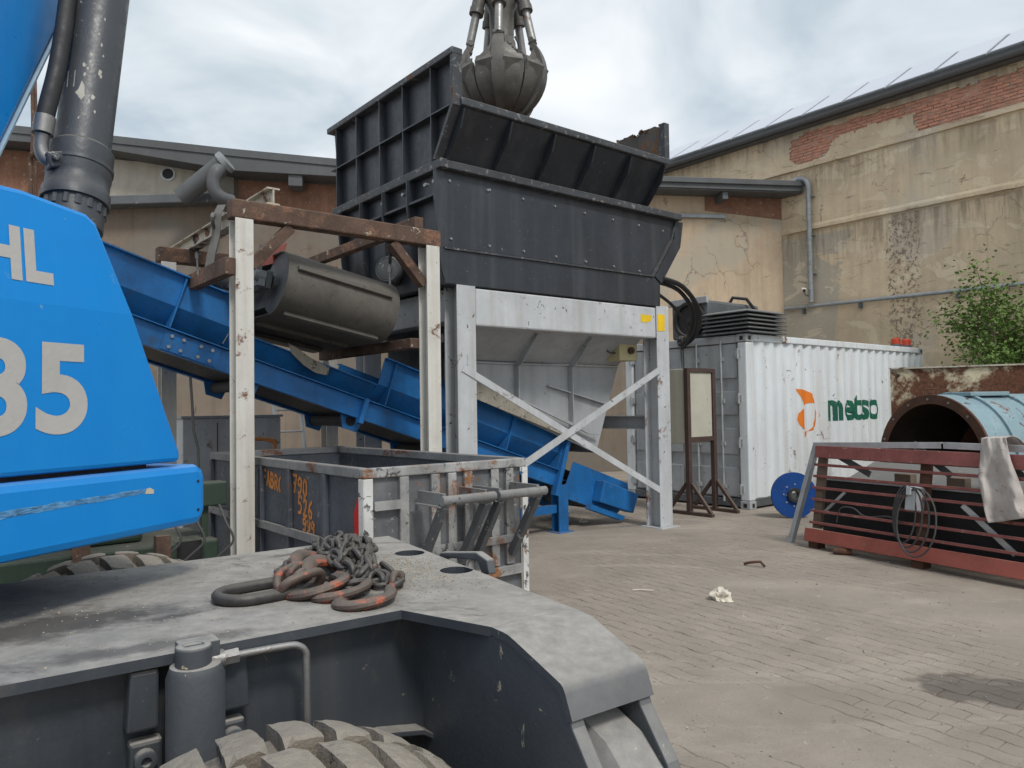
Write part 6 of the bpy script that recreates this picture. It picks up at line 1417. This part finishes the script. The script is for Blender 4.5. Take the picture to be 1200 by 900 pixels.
# junction box and cable loops on the middle upright
jb = Frame('junction_box', 'grey junction box with loops of cable hung on the red rails', 'junction box', tuple(onb(1070, 595, RB, ZA)), ZA)
c_ = onb(1070, 583, RB+.02, ZA); yb = c_.y-.055+LEAN*0; 
def JB(x, z, dy=0): return Vector((c_.x+x, RB+LEAN*(c_.z+z)-.055+dy, c_.z+z))
mb = MB(); mb.bar(JB(0, -.13), JB(0, .10), .10, .16, (0, -1, 0)); mb.v = [v for v in mb.v]; jb.part('box', mb, M_chute, bev=.01)
mb = MB(); mb.bar(JB(-.0, .02, -.06), JB(0, .09, -.06), .05, .1, (0, -1, 0)); jb.part('socket', mb, M_galv, bev=.006)
for k in range(4):
    P = []; w = .13+.03*k
    for i in range(25):
        t = i/24*2*pi; P.append(JB(-.06+.05*k+w*sin(t)*.9, -.16-.0*k+(.27+.015*k)*cos(t)-.02*k, -.012*k-.06))
    mb = MB(); mb.tube(P, .0085, 6, True); jb.part('cable_loop', mb, M_cable)
mb = MB(); mb.tube(smooth([JB(-.9, -.35, .05), JB(-.85, -.2, .03), JB(-.7, -.18, .03), JB(-.55, -.25, .04), JB(-.3, -.22, .04), JB(-.1, -.25, -.02)]), .008, 6); jb.part('cable', mb, M_cable)
# dirty cloth over the rails
cl = Frame('dirty_cloth', 'dirty off white cloth hanging over the rails at the right edge', 'cloth', tuple(onb(1172, 612, RB, ZA)), ZA)
L0 = [(1150, 514), (1148, 540), (1146, 560), (1150, 580), (1154, 600), (1158, 613)]; R0_ = [(1178, 513), (1185, 540), (1193, 560), (1200, 580), (1206, 596), (1212, 606)]
def clp(i, j):
    k = j*5; a = min(4, int(k)); f = k-a
    l = Vector(L0[a]).lerp(Vector(L0[a+1]), f); r = Vector(R0_[a]).lerp(Vector(R0_[a+1]), f); x = l.lerp(r, i)
    z = onb(x.x, x.y, RB-.1, ZA).z; y = RB+LEAN*z-.085-.05*sin(i*9+j*2)*min(1, j*1.5+.1)-.03*fbm(i*3, j*4, 2.)
    p = onb(x.x, x.y, y, ZA); return p
mb = MB(); mb.grid(clp, 24, 30)
top0 = [clp(i/24, 0) for i in range(25)]
mb.grid(lambda i, j: clp(i, 0)+Vector((0, .34*j, .03*sin(pi*j)-.10*j*j)), 24, 8)
o = cl.single(mb, M_cloth); s_ = o.modifiers.new('t', 'SOLIDIFY'); s_.thickness = .006
# blue fan disc
dc = onz(931, 607, 0); dc.z = .314
fd = Frame('blue_flange_disc', 'dark blue ring disc standing on edge left of the red frame', 'disc', (dc.x, dc.y, 0))
ad = Vector((-.62, -.78, .10)).normalized(); r1 = .315
mb = MB(); mb.lathe(dc, ad, [(-.02, .095), (-.02, r1), (.02, r1), (.02, .095), (-.02, .095)], 40, False); fd.part('disc', mb, M_dblue)
mb = MB(); mb.lathe(dc, ad, [(-.06, .10), (.06, .10), (.06, .06), (-.06, .06), (-.06, .10)], 24); fd.part('hub', mb, M_black)
b = MB()
for k in range(8):
    a = ad.orthogonal().normalized(); bb = ad.cross(a); t = 2*pi*k/8; p = dc+a*(.15*cos(t))+bb*(.15*sin(t)); b.cyl(p+ad*.019, p+ad*.03, .012, n=8)
fd.part('bolts', b, M_bolt, kind='stuff')
# faded blue drum housing
dm = Frame('drum_housing', 'big faded blue drum with a rusty open mouth behind the rails', 'drum', (9.9, 3.8, 0))
R_ = .82; mc = Vector((9.62, 3.93, .84)); dax = Vector((.93, -.37, 0)).normalized()
mb = MB(); n = 48
mb.lathe(mc, dax, [(0, R_-.11), (0, R_), (.03, R_), (.03, R_-.03)], n); dm.part('mouth_flange', mb, M_rustdk)
mb = MB(); mb.lathe(mc, dax, [(.031, R_-.012), (.031, R_-.0), (1.5, R_-.0), (1.5, R_-.012), (.031, R_-.012)], n); dm.part('shell', mb, M_lblue)
mb = MB(); mb.lathe(mc, dax, [(.04, R_-.014), (1.44, R_-.014), (1.44, R_-.03), (.04, R_-.03), (.04, R_-.014)], n); dm.part('liner', mb, mat('liner_dark_rust', (.045, .03, .024), .95, var=.3))  # inside of the drum much darker than its shell
mb = MB(); mb.lathe(mc, dax, [(1.45, 0), (1.45, R_-.031)], n); dm.part('end_plate', mb, M_rustdk)
mb = MB(); mb.lathe(mc, dax, [(.10, R_-.11), (.10, R_-.031)], n); 
for x in (.35, .9):
    mb = MB(); mb.lathe(mc, dax, [(x, R_+.001), (x, R_+.03), (x+.05, R_+.03), (x+.05, R_+.001)], n); dm.part('band', mb, M_lblue)
p = mc+dax*.55+Vector((-.05, -.1, R_+.0)); mb = MB(); mb.bar(p+dax*-.25, p+dax*.35, .4, .05); dm.part('hatch', mb, M_lblue, bev=.01)
p = mc+Vector((0, 0, R_-.01)); mb = MB(); mb.tube([p+dax*.02+Vector((-.04, .05, 0)), p+dax*.02+Vector((-.04, .05, .08)), p+dax*.02+Vector((.04, -.05, .08)), p+dax*.02+Vector((.04, -.05, 0))], .010, 6); dm.part('lifting_eye', mb, M_rustdk)
b = MB()
for k in range(16):
    a = dax.orthogonal().normalized(); bb = dax.cross(a); t = 2*pi*k/16; q_ = mc+a*((R_-.055)*cos(t))+bb*((R_-.055)*sin(t)); b.cyl(q_-dax*.012, q_, .014, n=8)
dm.part('bolts', b, M_bolt, kind='stuff')
for s_ in (.25, 1.2):
    mb = MB(); c_ = mc+dax*s_; sd = dax.cross(Vector((0, 0, 1))); mb.prism([Vector((c_.x, c_.y, 0))-sd*.5, Vector((c_.x, c_.y, 0))+sd*.5, Vector((c_.x, c_.y, .28))+sd*.55, Vector((c_.x, c_.y, .02)), Vector((c_.x, c_.y, .28))-sd*.55], dax*.06); dm.part('cradle', mb, M_rustdk)
# rusty tank wall with peeling cream paint
a = EYEV+ray(1043, 433)*10.6; TA = -math.degrees(atan2(a.x, a.y)); a = loc(a, TA)
rp_ = Frame('rusty_tank', 'rusty steel tank with peeling cream paint standing behind the blue drum', 'tank', (a.x, a.y, 0), TA)
X0, Y0, Z1 = a.x, a.y, a.z
mb = MB(); mb.box(X0, Y0, .05, X0+3.4, Y0+.03, Z1); w_ = rp_.part('front_wall', mb, M_rustpl, bev=.004)
mb = MB(); mb.box(X0+.001, Y0+.031, .05, X0+.03, Y0+1.3, Z1-.01); rp_.part('side_wall', mb, M_rustpl)
mb = MB(); mb.box(X0+3.37, Y0+.031, .05, X0+3.40, Y0+1.3, Z1-.01); rp_.part('side_wall', mb, M_rustpl)
mb = MB(); mb.box(X0+.031, Y0+1.27, .05, X0+3.369, Y0+1.3, Z1-.01); rp_.part('back_wall', mb, M_rustpl)
mb = MB(); mb.box(X0+.01, Y0+.01, 0, X0+3.39, Y0+1.29, .049); rp_.part('floor', mb, M_rustdk)
mb = MB(); mb.bar((X0-.01, Y0-.006, Z1+.012), (X0+3.41, Y0-.006, Z1+.012), .05, .02); rp_.part('edge', mb, M_rustcream)
for z in (Z1-.09, Z1-.9):
    mb = MB(); mb.cyl((X0+.1, Y0-.008, z), (X0+.1, Y0-.002, z), .022, n=12); rp_.part('bolt_hole', mb, M_black, w_)

# ================================================================== shrub tree at the wall
def leafy(name, label, base, height, crown, seed, n, lf):
    T = Frame(name, label, 'tree', base, 0); rs = random.Random(seed); base = Vector(base)
    mb = MB(); tips = []
    def branch(p, d, L_, r, dep):
        pts = [p]; q_ = p; dd = d
        for k in range(4):
            dd = (dd+Vector((rs.gauss(0, .12), rs.gauss(0, .12), rs.gauss(.02, .08)))).normalized(); q_ = q_+dd*(L_/4); pts.append(q_)
        mb.tube(pts, [r*(1-.14*i) for i in range(5)], 6)
        if dep == 0: tips.extend(pts[1:]); return
        for k in range(5 if dep > 1 else 4):
            t = rs.uniform(.35, 1); b_ = pts[min(4, int(t*4))]; nd = (dd+Vector((rs.gauss(0, .75), rs.gauss(0, .75), rs.gauss(.15, .45)))).normalized(); branch(b_, nd, L_*rs.uniform(.45, .7), r*.5, dep-1)
    for k in range(3): branch(base+Vector((rs.gauss(0, .08), rs.gauss(0, .08), 0)), Vector((rs.gauss(0, .12), rs.gauss(0, .12), 1)).normalized(), height*rs.uniform(.5, .62), .045, 2)
    T.part('trunk', mb, M_bark)
    mb = MB()
    for k in range(n):
        c_ = rs.choice(tips)+Vector((rs.gauss(0, crown), rs.gauss(0, crown), rs.gauss(0, crown)))
        d = Vector((rs.gauss(0, 1), rs.gauss(0, 1), rs.gauss(-.35, .6))).normalized(); s_ = d.cross(Vector((rs.gauss(0, 1), rs.gauss(0, 1), 1.5))).normalized(); l = lf*rs.uniform(.6, 1.25); w = l*.34; nn = d.cross(s_)
        mb.add([c_, c_+d*l*.5+s_*w+nn*l*.06, c_+d*l, c_+d*l*.5-s_*w+nn*l*.06], [(0, 1, 2), (0, 2, 3)])
    T.part('crown', mb, M_leaf)
p = EYEV+ray(1192, 420)*13.2
leafy('young_tree', 'green leafy young tree growing against the ochre wall at right', (p.x+.62, p.y, 0), 5.3, .17, 4, 17000, .085)
p = EYEV+ray(1165, 430)*12.9
leafy('leafy_sapling', 'thin leafy sapling rising behind the rusty tank left of the tree', (p.x, p.y, 0), 2.25, .12, 9, 2200, .08)

# ================================================================== litter on the paving
def crumple(nm, lbl, cat, x, y, r, m, seed, flat=.6):
    w = onz(x, y, 0, G); F = Frame(nm, lbl, cat, (w.x, w.y, 0)); mb = MB(); rs = random.Random(seed)
    bm = bmesh.new(); bmesh.ops.create_icosphere(bm, subdivisions=3, radius=1)
    for v in bm.verts:
        k = 1+.55*noise.noise(v.co*1.7+Vector((seed, 0, 0)))+.3*noise.noise(v.co*4+Vector((0, seed, 0))); v.co = v.co*k*r; v.co.z = max(-.3*r, v.co.z)*flat
    zm = min(v.co.z for v in bm.verts); bm.verts.index_update()
    mb.add([v.co+Vector((w.x, w.y, -zm+.002)) for v in bm.verts], [tuple(q.index for q in f.verts) for f in bm.faces]); bm.free(); F.single(mb, m)
crumple('crumpled_paper', 'crumpled off white paper lying alone on the open paving', 'paper', 845, 703, .085, M_paper, 3, .75)
w = onz(884, 664, 0, G); F = Frame('scrap_metal_piece', 'small bent dark metal scrap on the paving beyond the crumpled paper', 'scrap', (w.x, w.y, 0))
F.single(MB().tube([w+Vector((-.02, .1, .014)), w+Vector((-.01, .06, .03)), w+Vector((.0, .0, .045)), w+Vector((.03, -.05, .05)), w+Vector((.02, -.10, .015))], .014, 6), M_rustdk)
w = onz(754, 693, 0, G); F = Frame('white_stick', 'thin white plastic strip on the paving left of the crumpled paper', 'litter', (w.x, w.y, 0))
F.single(MB().tube([w+Vector((-.06, .07, .008)), w+Vector((0, .02, .010)), w+Vector((.06, -.06, .008))], .007, 6), M_paper)
crumple('crushed_cup', 'small crushed white litter beside the blue conveyor leg', 'litter', 684, 612, .06, M_paper, 5, .6)
w = onz(988, 650, 0, G); F = Frame('rusty_bolt_stub', 'rusty steel stub lying below the red bottom rail', 'scrap', (w.x, w.y, 0))
F.single(MB().cyl(w+Vector((-.05, .08, .035)), w+Vector((.03, -.08, .035)), .034, n=10), M_rustdk)
# gravel specks and crumbs strewn about
b = MB(); rs = random.Random(77)
for k in range(420):
    x, y = rs.uniform(560, 1210), 610+290*rs.random()**1.2; w = onz(x, y, 0, G); r = rs.uniform(.002, .006)*(1.6 if rs.random() < .06 else 1)
    d = Vector((rs.gauss(0, 1), rs.gauss(0, 1), rs.gauss(0, .4))).normalized(); b.bar(w-d*r+Vector((0, 0, r*.5+.001)), w+d*r+Vector((0, 0, r*.5+.001)), r*1.4, r, d.orthogonal())
F = Frame('gravel', 'pale gravel crumbs strewn over the paving', 'gravel', (7, 4, 0), kind='stuff'); F.single(b, mat('crumb_stone', (.34, .32, .29), .95, var=.5, scale=40))
# sandy grit on the chassis deck, thickest by the bolt holes
b = MB(); rs = random.Random(5); c0_ = xz(468, 668)
for k in range(1500):
    if k < 1100: p = Vector((c0_.x+rs.gauss(0, .10), c0_.y+rs.gauss(0, .17), PZ+.0008))
    else: p = Vector((rs.uniform(.1, 1.2), rs.uniform(1.75, 2.7), PZ+.0008))
    if not (1.73 < p.y < 2.72 and p.x < endA(p.y)-.02): continue
    if any((Vector((p.x, p.y))-Vector((h.x, h.y))).length < r+.004 for h, r in holes): continue
    r = rs.uniform(.0007, .0022)*(1.9 if rs.random() < .04 else 1); d = Vector((rs.gauss(0, 1), rs.gauss(0, 1), .3)).normalized(); b.bar(p-d*r, p+d*r, r*1.6, r*1.2, d.orthogonal())
F = Frame('deck_grit', 'sandy grit strewn on the chassis deck beside the chain', 'grit', (c0_.x, c0_.y, PZ), XA, kind='stuff'); F.single(b, mat('sand_grain', (.36, .315, .24), .95, var=.4, scale=60))
